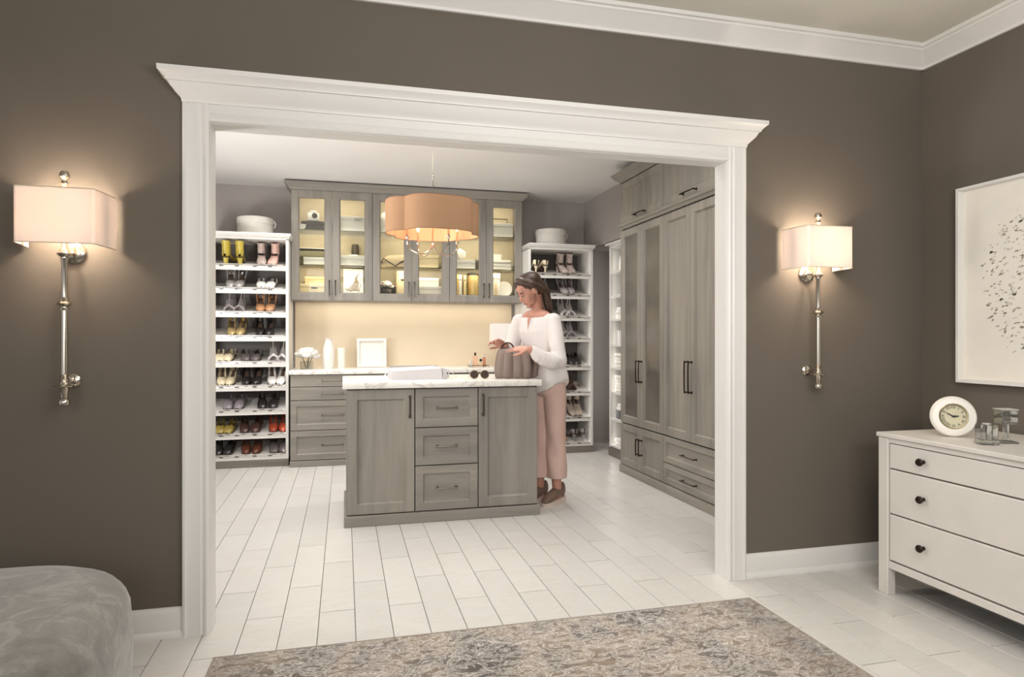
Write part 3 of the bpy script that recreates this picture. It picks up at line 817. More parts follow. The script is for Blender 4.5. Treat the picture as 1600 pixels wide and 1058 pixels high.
for q in range(4):
    a = R(90*q + 14)
    arm = MB(); pts = []
    for i in range(13):
        ph = math.pi*i/12; rr_ = 0.012 + 0.096*(1 - math.cos(ph)); pts.append((rr_*math.cos(a), rr_*math.sin(a), 1.862 - 0.072*math.sin(ph)))
    ex, ey = pts[-1][0], pts[-1][1]
    arm.tube(pts + [(ex, ey, 1.900)], 0.0042, 8)
    ar = obj('arm', arm, NICKEL, ch)
    cup = MB(); cup.lathe([(0, 1.880), (0.006, 1.882), (0.014, 1.890), (0.015, 1.896), (0.006, 1.900), (0, 1.900)], (ex, ey, 0), 14); obj('drip_cup', cup, NICKEL, ar)
    cd = MB(); cd.lathe([(0, 1.896), (0.0085, 1.896), (0.0085, 1.975), (0, 1.975)], (ex, ey, 0), 12); obj('candle_sleeve', cd, NICKEL, ar)
    bl = MB(); bl.lathe([(0, 1.972), (0.006, 1.976), (0.013, 2.0), (0.012, 2.015), (0.004, 2.045), (0, 2.05)], (ex, ey, 0), 12); obj('bulb', bl, shade_mat('bulb_glow_%d' % q, (1, 0.72, 0.42, 1), 2.5, 0.3), ar)
for q in range(4):
    a = R(90*q + 10); point('chandelier_light', (CHX + 0.13*math.cos(a), CHY + 0.13*math.sin(a), 2.06), 0.8, (1, 0.80, 0.60), 0.03)
# ------------------------------------------------------------------ shoes
def C3(r, g, b, name, rough=0.4, metal=0.0, var=0.1): return plain('shoe_' + name, rgb(r, g, b), rough, metal, var, 40)
SC = dict(yellow=C3(184, 166, 70, 'yellow'), snake=C3(186, 168, 160, 'snake', var=0.35), black=C3(38, 34, 34, 'black', 0.3), silver=C3(196, 190, 188, 'silver', 0.28, 0.5),
          white=C3(226, 222, 216, 'white'), grey=C3(150, 142, 142, 'grey', var=0.25), tan=C3(186, 138, 98, 'tan'), gold=C3(190, 166, 116, 'gold', 0.3, 0.3),
          cream=C3(220, 206, 174, 'cream'), bluegrey=C3(134, 126, 132, 'bluegrey'), darkgrey=C3(92, 84, 84, 'darkgrey'), olive=C3(150, 130, 62, 'olive'),
          brown=C3(98, 54, 36, 'brown', 0.35), darkbrown=C3(70, 46, 40, 'darkbrown', 0.35), red=C3(150, 62, 40, 'red', 0.35), taupe=C3(158, 144, 130, 'taupe'), pink=C3(206, 170, 156, 'pink'))
SOLE = plain('shoe_sole', rgb(84, 66, 54), 0.6)
def ss(a, b, x):
    x = min(max((x - a)/(b - a), 0), 1); return x*x*(3 - 2*x)
def interp(tab, t):
    for (a, va), (b, vb) in zip(tab, tab[1:]):
        if t <= b: return va + (vb - va)*((t - a)/(b - a) if b > a else 0)
    return tab[-1][1]
SHC = {}
def shoe_meshes(kind, col, sole=None):
    key = (kind, col)
    if key in SHC: return SHC[key]
    hh = {'pump': 0.075, 'flat': 0.010, 'bootie': 0.062, 'sandal': 0.082, 'loafer': 0.022, 'sling': 0.078, 'mule': 0.06, 'boot': 0.095}[kind]
    tc = {'pump': 0.34, 'flat': 0.30, 'bootie': 0.60, 'sandal': 0.0, 'loafer': 0.52, 'sling': 0.36, 'mule': 0.45, 'boot': 0.6}[kind]
    pointed = kind in ('pump', 'sling')
    L = 0.245
    W = [(0, 0.008 if pointed else 0.018), (0.05, 0.020 if pointed else 0.030), (0.15, 0.033 if pointed else 0.038), (0.30, 0.040), (0.5, 0.034), (0.7, 0.029), (0.9, 0.029), (0.97, 0.022), (1, 0.010)]
    Hh = [(0, 0.016), (0.05, 0.030), (0.15, 0.042), (0.34, 0.056 if kind != 'loafer' else 0.062), (0.5, 0.052 if kind in ('bootie', 'boot', 'loafer') else 0.044), (0.7, 0.050), (0.9, 0.062), (1, 0.064)]
    s = lambda t: hh*ss(0.30, 0.86, t)
    parts = {}
    if kind != 'sandal':
        up = MB(); rings = []
        N = 18; tmax = 1.0 if kind not in ('mule',) else 0.6
        for i in range(N + 1):
            t = tmax*i/N; wv, hv = interp(W, t), interp(Hh, t)
            g = R(62)*ss(tc, tc + 0.10, t) if t > tc else 0
            if kind in ('bootie', 'boot'): g = 0 if t < 0.55 else R(50)
            if kind == 'sling' and t > 0.5: hv *= 0.45 if t < 0.9 else 0.6
            ring = []
            for j in range(13):
                ph = R(90) + g + (R(360) - 2*g)*j/12
                cx, cz = math.cos(ph), math.sin(ph)
                if cz < 0: cz = -abs(cz)**0.6
                ring.append((wv*math.copysign(abs(cx)**0.8, cx), -L/2 + L*t, s(t) + 0.004 + hv/2*(1 + cz)))
            rings.append(ring)
        up.loft(rings, cap=False, closed=False)
        if kind in ('bootie', 'boot'):
            ht = 0.070 if kind == 'bootie' else 0.105
            ring = []
            for z, k in ((0.030, 1.0), (0.055, 0.98), (0.055 + ht*0.5, 0.96), (0.055 + ht, 1.12)):
                ring.append([(0.033*k*math.cos(a*math.pi/8), L*0.27 + (0.052*k)*math.sin(a*math.pi/8)*1.0, hh + z + (0.012*math.sin(a*math.pi/8) if z > 0.1 else 0)) for a in range(16)])
            up.loft(ring, cap=False)
        if kind == 'sling':
            up.tube([(-0.028, L*0.15, s(0.65) + 0.02), (-0.032, L*0.32, hh + 0.045), (0, L*0.47, hh + 0.075), (0.032, L*0.32, hh + 0.045), (0.028, L*0.15, s(0.65) + 0.02)], 0.0045, 6)
        parts['upper'] = up.mesh('upper', SC[col], ang=50)
    else:
        up = MB()
        for t, k in ((0.18, 0.05), (0.26, 0.054)):
            wv = interp(W, t) * 1.05; y = -L/2 + L*t
            up.tube([(-wv, y, 0.006), (-wv*0.8, y, 0.030), (0, y + 0.008, k), (wv*0.8, y, 0.030), (wv, y, 0.006)], 0.008, 6)
        up.tube([(0, L*0.47, hh + 0.006), (0, L*0.46, hh + 0.060), (-0.030, L*0.32, hh + 0.075), (0, L*0.18, hh + 0.070), (0.030, L*0.32, hh + 0.075), (0, L*0.46, hh + 0.060)], 0.0055, 6)
        up.tube([(0, -L*0.18, 0.052), (0, L*0.0, 0.085), (0, L*0.18, hh + 0.070)], 0.006, 6)
        parts['upper'] = up.mesh('straps', SC[col], ang=50)
    so = MB(); rings = []
    for i in range(13):
        t = i/12; wv = interp(W, t)*0.95; y = -L/2 + L*t; z = s(t); th = 0.006 if kind not in ('loafer',) else 0.012
        rings.append([(-wv, y, z), (wv, y, z), (wv, y, z + th), (-wv, y, z + th)])
    so.loft(rings)
    parts['sole'] = so.mesh('sole', sole or (SC[col] if kind in ('sandal',) else SOLE), ang=40)
    if hh > 0.015:
        he = MB(); big = kind in ('bootie', 'loafer', 'mule')
        rings = []
        for z, w_, d_ in ((0, 0.018 if big else 0.006, 0.020 if big else 0.007), (hh*0.6, 0.019 if big else 0.009, 0.021 if big else 0.011), (hh*0.96, 0.025, 0.026)):
            cy = L*0.385 + (0.0 if big else (hh - z)*0.10)
            rings.append([(w_*math.cos(a*math.pi/5), cy + d_*math.sin(a*math.pi/5), z) for a in range(10)])
        he.loft(rings)
        parts['heel'] = he.mesh('heel', SC[col] if kind != 'loafer' else SOLE)
    SHC[key] = parts
    return parts
NUMS = ['top', 'second', 'third', 'fourth', 'fifth', 'sixth', 'seventh', 'eighth', 'bottom']
def put_shoe(x, z, kind, col, label, group, yaw=0.0, back=False, yoff=0.0):
    M = Euler((SHELF_TILT, 0, 0)).to_matrix() @ Euler((0, 0, R(yaw + (180 if back else 0)))).to_matrix()
    yl = 0.158 + yoff
    loc = (x, TY + yl, z - 0.008 + (yl - 0.024)*math.tan(SHELF_TILT) + 0.001)
    nm = {'bootie': 'ankle_boot', 'boot': 'ankle_boot', 'pump': 'pump_shoe', 'sling': 'slingback_shoe', 'flat': 'flat_shoe', 'loafer': 'loafer', 'sandal': 'sandal', 'mule': 'mule'}[kind]
    t = thing(nm, label, 'shoe', loc, 0, group, rot=M.to_euler())
    t.scale = (1.12, 1.12, 1.14)
    for k, me in shoe_meshes(kind, col).items(): link(k if not (k == 'upper' and kind == 'sandal') else 'straps', me, t)
UPX = lambda u: -1.154 + (u - 335)*0.00557
WORD = {'bootie': 'ankle boot', 'boot': 'high ankle boot', 'pump': 'pump', 'sling': 'slingback', 'flat': 'flat', 'loafer': 'loafer', 'sandal': 'sandal', 'mule': 'mule'}
CN = {'bluegrey': 'blue-grey', 'darkgrey': 'dark grey', 'darkbrown': 'dark brown', 'red': 'orange-red', 'snake': 'snakeskin'}
def pair(level, u, kind, col, side, du=16, back=False, spread=6, col2=None):
    zs = LZ if side == 'left' else RZ
    n = len(zs)
    word = NUMS[level] if level < n - 1 else 'bottom'
    for i, sg in ((0, -1), (1, 1)):
        c = col if i == 0 else (col2 or col)
        x = (UPX(u) if side == 'left' else 1.807 + (u - 822)*0.007) + sg*du*0.5*0.00557
        put_shoe(x, zs[level], kind, c, f"{'left' if i == 0 else 'right'} shoe of the {CN.get(c, c)} {WORD[kind]} pair, {word} shelf, {side} tower" , f'shoes in the {side} tower', yaw=-sg*spread*(-1 if back else 1), back=back)
# left tower, top shelf to bottom shelf
pair(0, 362, 'bootie', 'yellow', 'left', 18, back=True); pair(0, 415, 'bootie', 'snake', 'left', 20, col2='pink')
pair(1, 364, 'sling', 'silver', 'left', 16); pair(1, 413, 'flat', 'white', 'left', 17)
pair(2, 363, 'sandal', 'grey', 'left', 18); pair(2, 412, 'sling', 'tan', 'left', 17)
pair(3, 366, 'pump', 'gold', 'left', 16); pair(3, 411, 'pump', 'black', 'left', 17)
pair(4, 347, 'flat', 'cream', 'left', 15); pair(4, 389, 'flat', 'darkgrey', 'left', 18); pair(4, 432, 'sandal', 'silver', 'left', 16)
pair(5, 350, 'pump', 'cream', 'left', 15); pair(5, 390, 'pump', 'black', 'left', 18); pair(5, 430, 'pump', 'white', 'left', 16)
pair(6, 362, 'loafer', 'bluegrey', 'left', 20); pair(6, 416, 'loafer', 'black', 'left', 20)
pair(7, 348, 'flat', 'olive', 'left', 16); pair(7, 388, 'loafer', 'darkbrown', 'left', 20); pair(7, 433, 'pump', 'red', 'left', 18)
pair(8, 346, 'loafer', 'black', 'left', 18); pair(8, 390, 'pump', 'brown', 'left', 19); pair(8, 434, 'loafer', 'darkgrey', 'left', 18)
# right tower
pair(0, 847, 'pump', 'cream', 'right', 14, back=True); pair(0, 892, 'bootie', 'snake', 'right', 16)
pair(1, 852, 'pump', 'silver', 'right', 14); pair(1, 892, 'sling', 'grey', 'right', 15)
pair(2, 892, 'sandal', 'silver', 'right', 14); pair(2, 850, 'flat', 'darkgrey', 'right', 14)
pair(3, 893, 'sandal', 'grey', 'right', 14)
pair(4, 902, 'loafer', 'black', 'right', 15); pair(4, 876, 'flat', 'white', 'right', 12)
pair(5, 893, 'sandal', 'darkbrown', 'right', 15)
pair(6, 904, 'boot', 'taupe', 'right', 14); pair(6, 876, 'flat', 'cream', 'right', 12)
pair(7, 907, 'pump', 'grey', 'right', 14, back=True); pair(7, 880, 'flat', 'tan', 'right', 12)

# ------------------------------------------------------------------ boxes and ornaments
CARD = plain('white_card', rgb(222, 217, 208), 0.6, var=0.02)
CARD2 = plain('cream_card', rgb(226, 208, 170), 0.6, var=0.03)
PORC = plain('white_porcelain', rgb(224, 220, 213), 0.25, var=0.015)
LINEN = plain('white_linen', rgb(228, 223, 215), 0.9, var=0.03, bmp=0.2, bscale=120)
BEIGE = plain('beige_cloth', rgb(196, 178, 148), 0.9, var=0.06, bmp=0.2, bscale=120)
INK = plain('printed_grey', rgb(120, 112, 100), 0.7)
CHAR = plain('charcoal_cloth', rgb(54, 48, 44), 0.8, var=0.1)
def hat_box(x, y, z, r, h, label, ring=False):
    t = thing('hat_box', label, 'box', (x, y, z), 0, 'round white hat boxes')
    obj('body', MB().lathe([(0, 0), (r*0.965, 0), (r*0.97, 0.004), (r*0.97, h), (0, h)], n=40), CARD, t)
    l = MB(); l.lathe([(r*0.975, h*0.70), (r, h*0.70), (r, h), (r*0.97, h + 0.012), (r*0.6, h + 0.016), (0, h + 0.018)], n=40, cap=False); obj('lid', l, CARD, t)
    p = MB(); pts = [(r*1.0, 0, h*0.80)] + [(r*1.01 + 0.018*math.sin(math.pi*i/8), 0, h*0.80 - 0.075*i/8 + 0.03) for i in range(9)]
    p.tube(pts, 0.005, 6, flat=0.4); obj('ribbon_handle', p, LINEN, t)
GREYW = CARD
hat_box(-0.84, 6.80, 2.186, 0.168, 0.170, 'round white hat box on top of the left shoe tower')
hat_box(2.175, 6.80, 2.186, 0.168, 0.175, 'round white hat box on top of the right shoe tower')

def lid_box(x, y, z, w, d, h, label, group=None, m=None, tag=False, lid=True, yaw=0, cat='box', name='storage_box', parts=True):
    t = thing(name, label, cat, (x, y, z), R(yaw), group)
    m = m or CARD
    hl = min(0.035, h*0.35)
    b = MB(); b.box(-w/2 + 0.002, -d/2 + 0.002, 0, w/2 - 0.002, d/2 - 0.002, h - (hl if lid else 0) + 0.001, 0.002); obj('body', b, m, t)
    if lid:
        l = MB(); l.box(-w/2, -d/2, h - hl, w/2, d/2, h, 0.002); obj('lid', l, m, t)
    if tag:
        g = MB(); g.box(-0.030, -d/2 - 0.0015, h*0.45, 0.030, -d/2 + 0.001, h*0.45 + 0.014); obj('label_holder', g, CHAR, t)
    return t
def folded(x, y, z, w, d, n, label, m=None, group=None, cat='linen', name='folded_linen'):
    t = thing(name, label, cat, (x, y, z), 0, group); rr = random.Random(int(abs(x*1000 + z*77)))
    zz = 0
    for i in range(n):
        hh = 0.028 + rr.random()*0.010; b = MB(); rings = []
        ox, oy = rr.uniform(-0.008, 0.008), rr.uniform(-0.006, 0.006)
        for k, q in ((0.93, 0), (1, 0.25), (1, 0.75), (0.94, 1)):
            rings.append([(px*k + ox, py*k + oy, zz + hh*q + 0.002*math.sin(px*40 + i)) for px, py in rrect(w/2, d/2, 0.02, 4)])
        b.loft(rings); obj('folded_piece', b, m or LINEN, t); zz += hh + 0.001
    return t
def flower(x, y, z, label, vase_m, scale=1.0, vase='cube', petals=14):
    t = thing('flower_arrangement', label, 'flowers', (x, y, z))
    s = scale; h = 0.05*s
    v = MB()
    if vase == 'cube': v.box(-0.038*s, -0.038*s, 0, 0.038*s, 0.038*s, h, 0.003)
    else: v.lathe([(0, 0), (0.05*s, 0), (0.062*s, h*0.5), (0.055*s, h), (0, h)], n=20)
    obj('vase', v, vase_m, t)
    st = MB()
    for q in range(5):
        a = q*1.3; st.tube([(0.01*math.cos(a), 0.01*math.sin(a), 0.01), (0.03*s*math.cos(a), 0.03*s*math.sin(a), h + 0.03)], 0.003, 5)
    obj('stems', st, plain('stem_green', rgb(84, 92, 62), 0.7), t)
    rr = random.Random(int(x*999)); k = 0
    for q in range(petals):
        a = 2.4*q; el = 0.25 + 1.2*(q/petals)
        px, py, pz = 0.052*s*math.cos(a)*math.cos(el), 0.05*s*math.sin(a)*math.cos(el), h + 0.014*s + 0.056*s*math.sin(el)
        b = MB()
        for j in range(4):
            aj = j*math.pi/2 + q
            b.ell((px + 0.014*s*math.cos(aj), py + 0.014*s*math.sin(aj), pz + 0.006*math.sin(j)), (0.022*s, 0.022*s, 0.013*s), (rr.uniform(-.6, .6), rr.uniform(-.6, .6), 0), 8)
        obj('blossom', b, PORC, t)
    return t

# inside the glass cabinets: bays are the six doors from left to right
BX = [UX0 + UW/2*(i + 0.5) for i in range(6)]
Z1, Z2, Z3 = 1.659, 1.9355, 2.2835
YC = UY + 0.175
G = 'boxes inside the glass cabinets'
# first door
lid_box(BX[0] + 0.02, YC + 0.0, Z1, 0.30, 0.20, 0.085, 'wide cream box with dark label holder behind the first glass door', G, CARD2, True)
lid_box(BX[0] + 0.045, YC + 0.01, Z1 + 0.0855, 0.235, 0.16, 0.075, 'smaller tan box on the wide cream box behind the first glass door', G, plain('tan_card', rgb(206, 178, 134), 0.6))
lid_box(BX[0] + 0.04, YC, Z2, 0.25, 0.19, 0.075, 'white box on the middle shelf behind the first glass door', G, CARD)
gb = thing('glass_box', 'clear glass box on the white box behind the first glass door', 'box', (BX[0] - 0.01, YC, Z2 + 0.0755), 0)
b = MB(); b.box(-0.14, -0.08, 0, 0.14, 0.08, 0.085, 0.004); obj('body', b, glass('glass_box_g', (0.9, 0.93, 0.9, 1), 0.15), gb)
b = MB(); b.box(-0.142, -0.082, 0.085, 0.142, 0.082, 0.092, 0.002); obj('lid', b, CHROME, gb)
ro = thing('rolled_blanket', 'dark grey rolled blanket on the top shelf behind the first glass door', 'blanket', (BX[0] + 0.045, YC - 0.04, Z3), 0)
b = MB(); sp = []
b.tube([(-0.15, 0, 0.048), (-0.14, 0, 0.048), (0.14, 0, 0.048), (0.15, 0, 0.048)], [0.040, 0.047, 0.047, 0.040], 20); obj('roll', b, CHAR, ro)
b = MB(); b.tube([(-0.152, 0.03*math.cos(a*0.7)*(1 - a/24), 0.048 + 0.03*math.sin(a*0.7)*(1 - a/24)) for a in range(20)], 0.003, 5); obj('spiral_edge', b, plain('charcoal_light', rgb(110, 102, 94), 0.8), ro)
tv = thing('toy_camera', 'white ornamental camera standing on the dark rolled blanket', 'ornament', (BX[0] + 0.01, YC - 0.04, Z3 + 0.0955))
b = MB(); b.box(-0.058, -0.03, 0, 0.058, 0.03, 0.085, 0.014, 2); b.box(-0.03, -0.025, 0.085, 0.03, 0.025, 0.102, 0.006); obj('body', b, PORC, tv)
b = MB(); b.lathe([(0, -0.052), (0.022, -0.052), (0.026, -0.046), (0.026, -0.03), (0, -0.03)], (0.012, 0, 0.05), 20, 'y'); obj('lens', b, CHAR, tv)
jl = thing('small_white_dish', 'small white dish at the left of the top shelf, first glass door', 'dish', (BX[0] - 0.115, YC - 0.08, Z3))
b = MB(); b.lathe([(0, 0), (0.03, 0), (0.05, 0.02), (0.058, 0.05), (0.054, 0.05), (0.046, 0.022), (0, 0.006)], n=24); obj('bowl', b, PORC, jl)
# second door
tb = lid_box(BX[1] + 0.015, YC, Z3, 0.30, 0.22, 0.150, 'tall white box with printed lines on top shelf, second glass door', G, CARD)
b = MB()
for q in (0, 1, 2): b.box(0.0 + q*0.004, -0.1125, 0.128 - q*0.012, 0.085 - q*0.010, -0.109, 0.132 - q*0.012)
obj('printed_label', b, INK, tb)
wb_ = lid_box(BX[1] + 0.0, YC, Z2, 0.26, 0.19, 0.105, 'white box tied with a bow on middle shelf, second glass door', G, CARD)
b = MB(); b.ell((0.03, -0.03, 0.112), (0.03, 0.014, 0.010)); b.ell((-0.015, -0.03, 0.112), (0.025, 0.014, 0.010)); b.ell((0.008, -0.03, 0.114), (0.010, 0.01, 0.01)); obj('bow', b, LINEN, wb_)
sv = thing('smoked_glass_vase', 'dark smoked glass vase behind the bow box, second glass door', 'vase', (BX[1] + 0.03, YC + 0.118, Z2))
b = MB(); b.lathe([(0, 0), (0.030, 0), (0.034, 0.14), (0.04, 0.16), (0.036, 0.24), (0.03, 0.245), (0.0, 0.235)], n=24); obj('body', b, plain('smoked', rgb(78, 72, 62), 0.15), sv)
pr_ = thing('framed_print', 'white framed abstract sketch leaning at the bottom of the second glass door', 'picture', (BX[1] + 0.01, YC + 0.03, Z1), 0, rot=(R(-9), 0, 0))
b = MB(); b.box(-0.100, -0.008, 0, 0.100, 0.008, 0.262, 0.002); obj('mount', b, CARD, pr_)
b = MB(); rr = random.Random(5)
for pts in (((-0.06, 0.03), (0.0, 0.10), (0.05, 0.20)), ((-0.03, 0.02), (0.04, 0.09), (0.02, 0.17), (0.06, 0.215)), ((0.05, 0.02), (0.075, 0.10), (0.03, 0.14)), ((-0.08, 0.05), (-0.03, 0.03), (0.02, 0.05), (0.06, 0.03))):
    b.tube([(x, -0.009, z) for x, z in pts], 0.005, 5)
b.prism([(-0.04, 0.03), (0.05, 0.03), (0.055, 0.12), (0.03, 0.17), (0.01, 0.11)], 'y', -0.0095, -0.008)
obj('sketch', b, plain('sketch_taupe', rgb(150, 136, 116), 0.8), pr_)
# third door
hv = thing('porcelain_vase', 'tall white domed vase on top shelf left of the chandelier shade', 'vase', (BX[2] - 0.06, YC, Z3))
b = MB(); b.lathe([(0, 0), (0.06, 0), (0.072, 0.03), (0.075, 0.12), (0.06, 0.19), (0.03, 0.22), (0, 0.225)], n=28); obj('body', b, PORC, hv)
bc = thing('beige_bag', 'folded beige fabric bag with dark piping on the middle shelf, third door', 'bag', (BX[2] + 0.03, YC, Z2))
b = MB(); rings = []
for z, k, o in ((0, 1, 0), (0.02, 1.04, 0), (0.06, 0.98, 0.01), (0.10, 0.82, 0.03), (0.125, 0.66, 0.045), (0.13, 0.5, 0.05)):
    rings.append([(px*k + o, py*k, z + 0.006*math.sin(px*60)) for px, py in rrect(0.155, 0.08, 0.04, 5)])
b.loft(rings); obj('body', b, BEIGE, bc)
b = MB(); b.tube([(-0.15, -0.075, 0.03), (-0.11, -0.085, 0.085), (-0.05, -0.086, 0.045), (0.01, -0.085, 0.010)], 0.006, 6); b.tube([(0.01, -0.085, 0.010), (0.06, -0.085, 0.05), (0.14, -0.078, 0.085)], 0.006, 6); obj('piping', b, CHAR, bc)
flower(BX[2] - 0.055, YC - 0.03, Z1, 'white flower head in a dark round pot, third glass door', plain('dark_pot', rgb(64, 58, 54), 0.4), 1.0, 'round', 12)
lid_box(BX[2] - 0.03 + 0.02, YC + 0.10, Z1, 0.20, 0.05, 0.085, 'dark grey box behind the flower pot, third glass door', G, CHAR)
cj = thing('cream_canister', 'cream canister with a dark bow beside the flower pot, third glass door', 'canister', (BX[2] + 0.115, YC + 0.02, Z1))
b = MB(); b.lathe([(0, 0), (0.060, 0), (0.062, 0.006), (0.062, 0.235), (0.058, 0.245), (0, 0.248)], n=28); obj('body', b, CARD2, cj)
b = MB(); b.ell((0.0, -0.064, 0.15), (0.022, 0.006, 0.008)); b.ell((0.028, -0.060, 0.158), (0.018, 0.006, 0.007)); obj('bow', b, CHAR, cj)
# fourth door
lid_box(BX[3] - 0.01, YC, Z2, 0.21, 0.17, 0.135, 'cream square box on the middle shelf, fourth glass door', G, CARD2)
lid_box(BX[3] - 0.01, YC, Z1, 0.285, 0.21, 0.085, 'wide flat white box at the bottom, fourth glass door', G, CARD)
lid_box(BX[3] - 0.015, YC, Z1 + 0.0855, 0.225, 0.17, 0.085, 'smaller white box stacked on the flat one, fourth glass door', G, CARD)
lid_box(BX[3] + 0.0, YC, Z3, 0.26, 0.20, 0.13, 'white box on the top shelf behind the chandelier, fourth glass door', G, CARD)
# fifth door
lid_box(BX[4] - 0.02, YC, Z2, 0.23, 0.19, 0.095, 'white box under the faceted ornament, fifth glass door', G, CARD)
ge = thing('faceted_ornament', 'white faceted geometric ornament on a white box, fifth glass door', 'ornament', (BX[4] - 0.055, YC - 0.02, Z2 + 0.0955))
b = MB(); bmesh.ops.create_icosphere(b.bm, subdivisions=1, radius=0.068, matrix=Matrix.Translation((0, 0, 0.062)) @ Matrix.Diagonal((0.95, 0.8, 1.0, 1))); 
for v_ in b.bm.verts: v_.co.z = max(v_.co.z, 0.0)
obj('body', b, PORC, ge, smooth=False)
dr_ = thing('dark_round_vase', 'dark round glass vase right of the faceted ornament', 'vase', (BX[4] + 0.140, YC + 0.03, Z2))
b = MB(); b.lathe([(0, 0), (0.02, 0), (0.036, 0.03), (0.037, 0.06), (0.03, 0.10), (0.02, 0.12), (0.018, 0.115), (0, 0.11)], n=24); obj('body', b, plain('smoked', rgb(78, 72, 62)), dr_)
def book(x, y, z, w, d, h, c, label, lean=0, group='books inside the fifth glass cabinet door'):
    t = thing('book', label, 'book', (x, y, z), 0, group, rot=(0, R(lean), 0))
    cm = plain('book_%d_%d_%d' % c, rgb(*c), 0.55)
    b = MB(); b.box(-w/2, -d/2, 0, -w/2 + 0.003, d/2, h); b.box(w/2 - 0.003, -d/2, 0, w/2, d/2, h); b.box(-w/2, -d/2 - 0.002, 0, w/2, -d/2 + 0.003, h, 0.001); obj('cover', b, cm, t)
    b = MB(); b.box(-w/2 + 0.003, -d/2 + 0.003, 0.004, w/2 - 0.003, d/2 - 0.004, h - 0.004); obj('pages', b, CARD, t)
    b = MB(); b.box(-w*0.3, -d/2 - 0.003, h*0.72, w*0.3, -d/2 - 0.001, h*0.80); obj('spine_band', b, INK, t)
x = BX[4] - 0.135
for w_, h_, c, lb in ((0.030, 0.20, (232, 222, 196), 'thick cream book'), (0.020, 0.215, (212, 176, 88), 'yellow book'), (0.034, 0.21, (236, 230, 216), 'white book'), (0.018, 0.20, (120, 96, 60), 'thin brown book'), (0.030, 0.205, (226, 206, 150), 'pale yellow book')):
    book(x + w_/2, YC - 0.02, Z1, w_ - 0.002, 0.15, h_, c, lb + ' at the bottom of the fifth glass door'); x += w_
tc_ = thing('gold_canister', 'dark lidded gold canister right of the books, fifth glass door', 'canister', (BX[4] + 0.085, YC, Z1))
b = MB(); b.lathe([(0, 0), (0.056, 0), (0.058, 0.215), (0, 0.215)], n=28); obj('body', b, plain('gold_tin', rgb(196, 172, 118), 0.35, 0.4), tc_)
b = MB(); b.lathe([(0, 0.215), (0.061, 0.215), (0.061, 0.238), (0.03, 0.246), (0, 0.248)], n=28); obj('lid', b, CHAR, tc_)
# sixth door
hb_ = lid_box(BX[5] - 0.02, YC, Z3, 0.27, 0.2, 0.150, 'white box with an upright dark frame on top shelf, sixth glass door', G, CARD)
b = MB(); b.tube([(-0.09, -0.03, 0.15), (-0.09, -0.03, 0.205), (0.085, -0.03, 0.205), (0.085, -0.03, 0.10)], 0.006, 6); obj('carry_frame', b, CHAR, hb_)
folded(BX[5] - 0.02, YC, Z2, 0.24, 0.19, 3, 'stack of three folded cream linens on middle shelf, sixth glass door')
lid_box(BX[5] - 0.05, YC, Z2 + 0.110, 0.10, 0.09, 0.06, 'tiny white box on the folded linens, sixth glass door', G, CARD)
gd = thing('glass_dish', 'clear glass dish beside the folded linens, sixth glass door', 'dish', (BX[5] + 0.125, YC, Z2))
b = MB(); b.lathe([(0, 0), (0.02, 0), (0.032, 0.03), (0.034, 0.05), (0.031, 0.05), (0.0, 0.01)], n=24); obj('bowl', b, CRYSTAL, gd)
x = BX[5] - 0.115
for w_, h_, c, lb in ((0.034, 0.235, (236, 222, 190), 'tall ivory book'), (0.026, 0.24, (222, 200, 168), 'tall tan book'), (0.030, 0.235, (234, 228, 214), 'tall white book')):
    book(x + w_/2, YC, Z1, w_ - 0.002, 0.16, h_, c, lb + ' at the bottom of the sixth glass door', group='books inside the sixth glass cabinet door'); x += w_
pl_ = thing('white_plate', 'round white plate leaning beside the tall books, sixth glass door', 'plate', (BX[5] + 0.06, YC + 0.05, Z1), 0, rot=(R(-12), 0, 0))
b = MB(); b.lathe([(0, 0.006), (0.05, 0.006), (0.085, -0.004), (0.088, 0.0), (0.05, 0.012), (0, 0.012)], (0, 0, 0.088), 32, 'y'); obj('dish', b, PORC, pl_)

# on the back counter
CT = 0.902
flower(-0.355, 6.70, CT, 'white blossoms in a square glass vase at the left of the back counter', glass('vase_glass', (0.86, 0.88, 0.86, 1), 0.15), 1.55, 'cube', 18)
v = thing('white_vase', 'tall white bottle vase on the back counter beside the flowers', 'vase', (-0.150, 6.72, CT))
b = MB(); b.lathe([(0, 0), (0.045, 0), (0.054, 0.02), (0.057, 0.12), (0.053, 0.21), (0.036, 0.265), (0.034, 0.285), (0.042, 0.300), (0.036, 0.300), (0.028, 0.28), (0, 0.27)], n=28); obj('body', b, PORC, v)
v = thing('white_vase', 'shorter white cylinder vase right of the tall bottle vase', 'vase', (-0.030, 6.76, CT))
b = MB(); b.lathe([(0, 0), (0.034, 0), (0.038, 0.01), (0.040, 0.20), (0.037, 0.204), (0.033, 0.20), (0.033, 0.03), (0, 0.03)], n=28); obj('body', b, plain('frosty_white', rgb(228, 226, 212), 0.4), v)
ty = thing('white_tray', 'upright white tray with a raised rim leaning on the cream backsplash', 'tray', (0.275, 6.92, CT), 0, rot=(R(-9), 0, 0))
b = MB()
def tl(i, y): return [(-0.150 + i, y, i), (0.150 - i, y, i), (0.150 - i, y, 0.300 - i), (-0.150 + i, y, 0.300 - i)]
b.loft([tl(0.006, 0.012), tl(0.0, -0.016), tl(0.006, -0.020), tl(0.024, -0.020), tl(0.036, 0.004)], cap=True); obj('body', b, PORC, ty, ang=25)
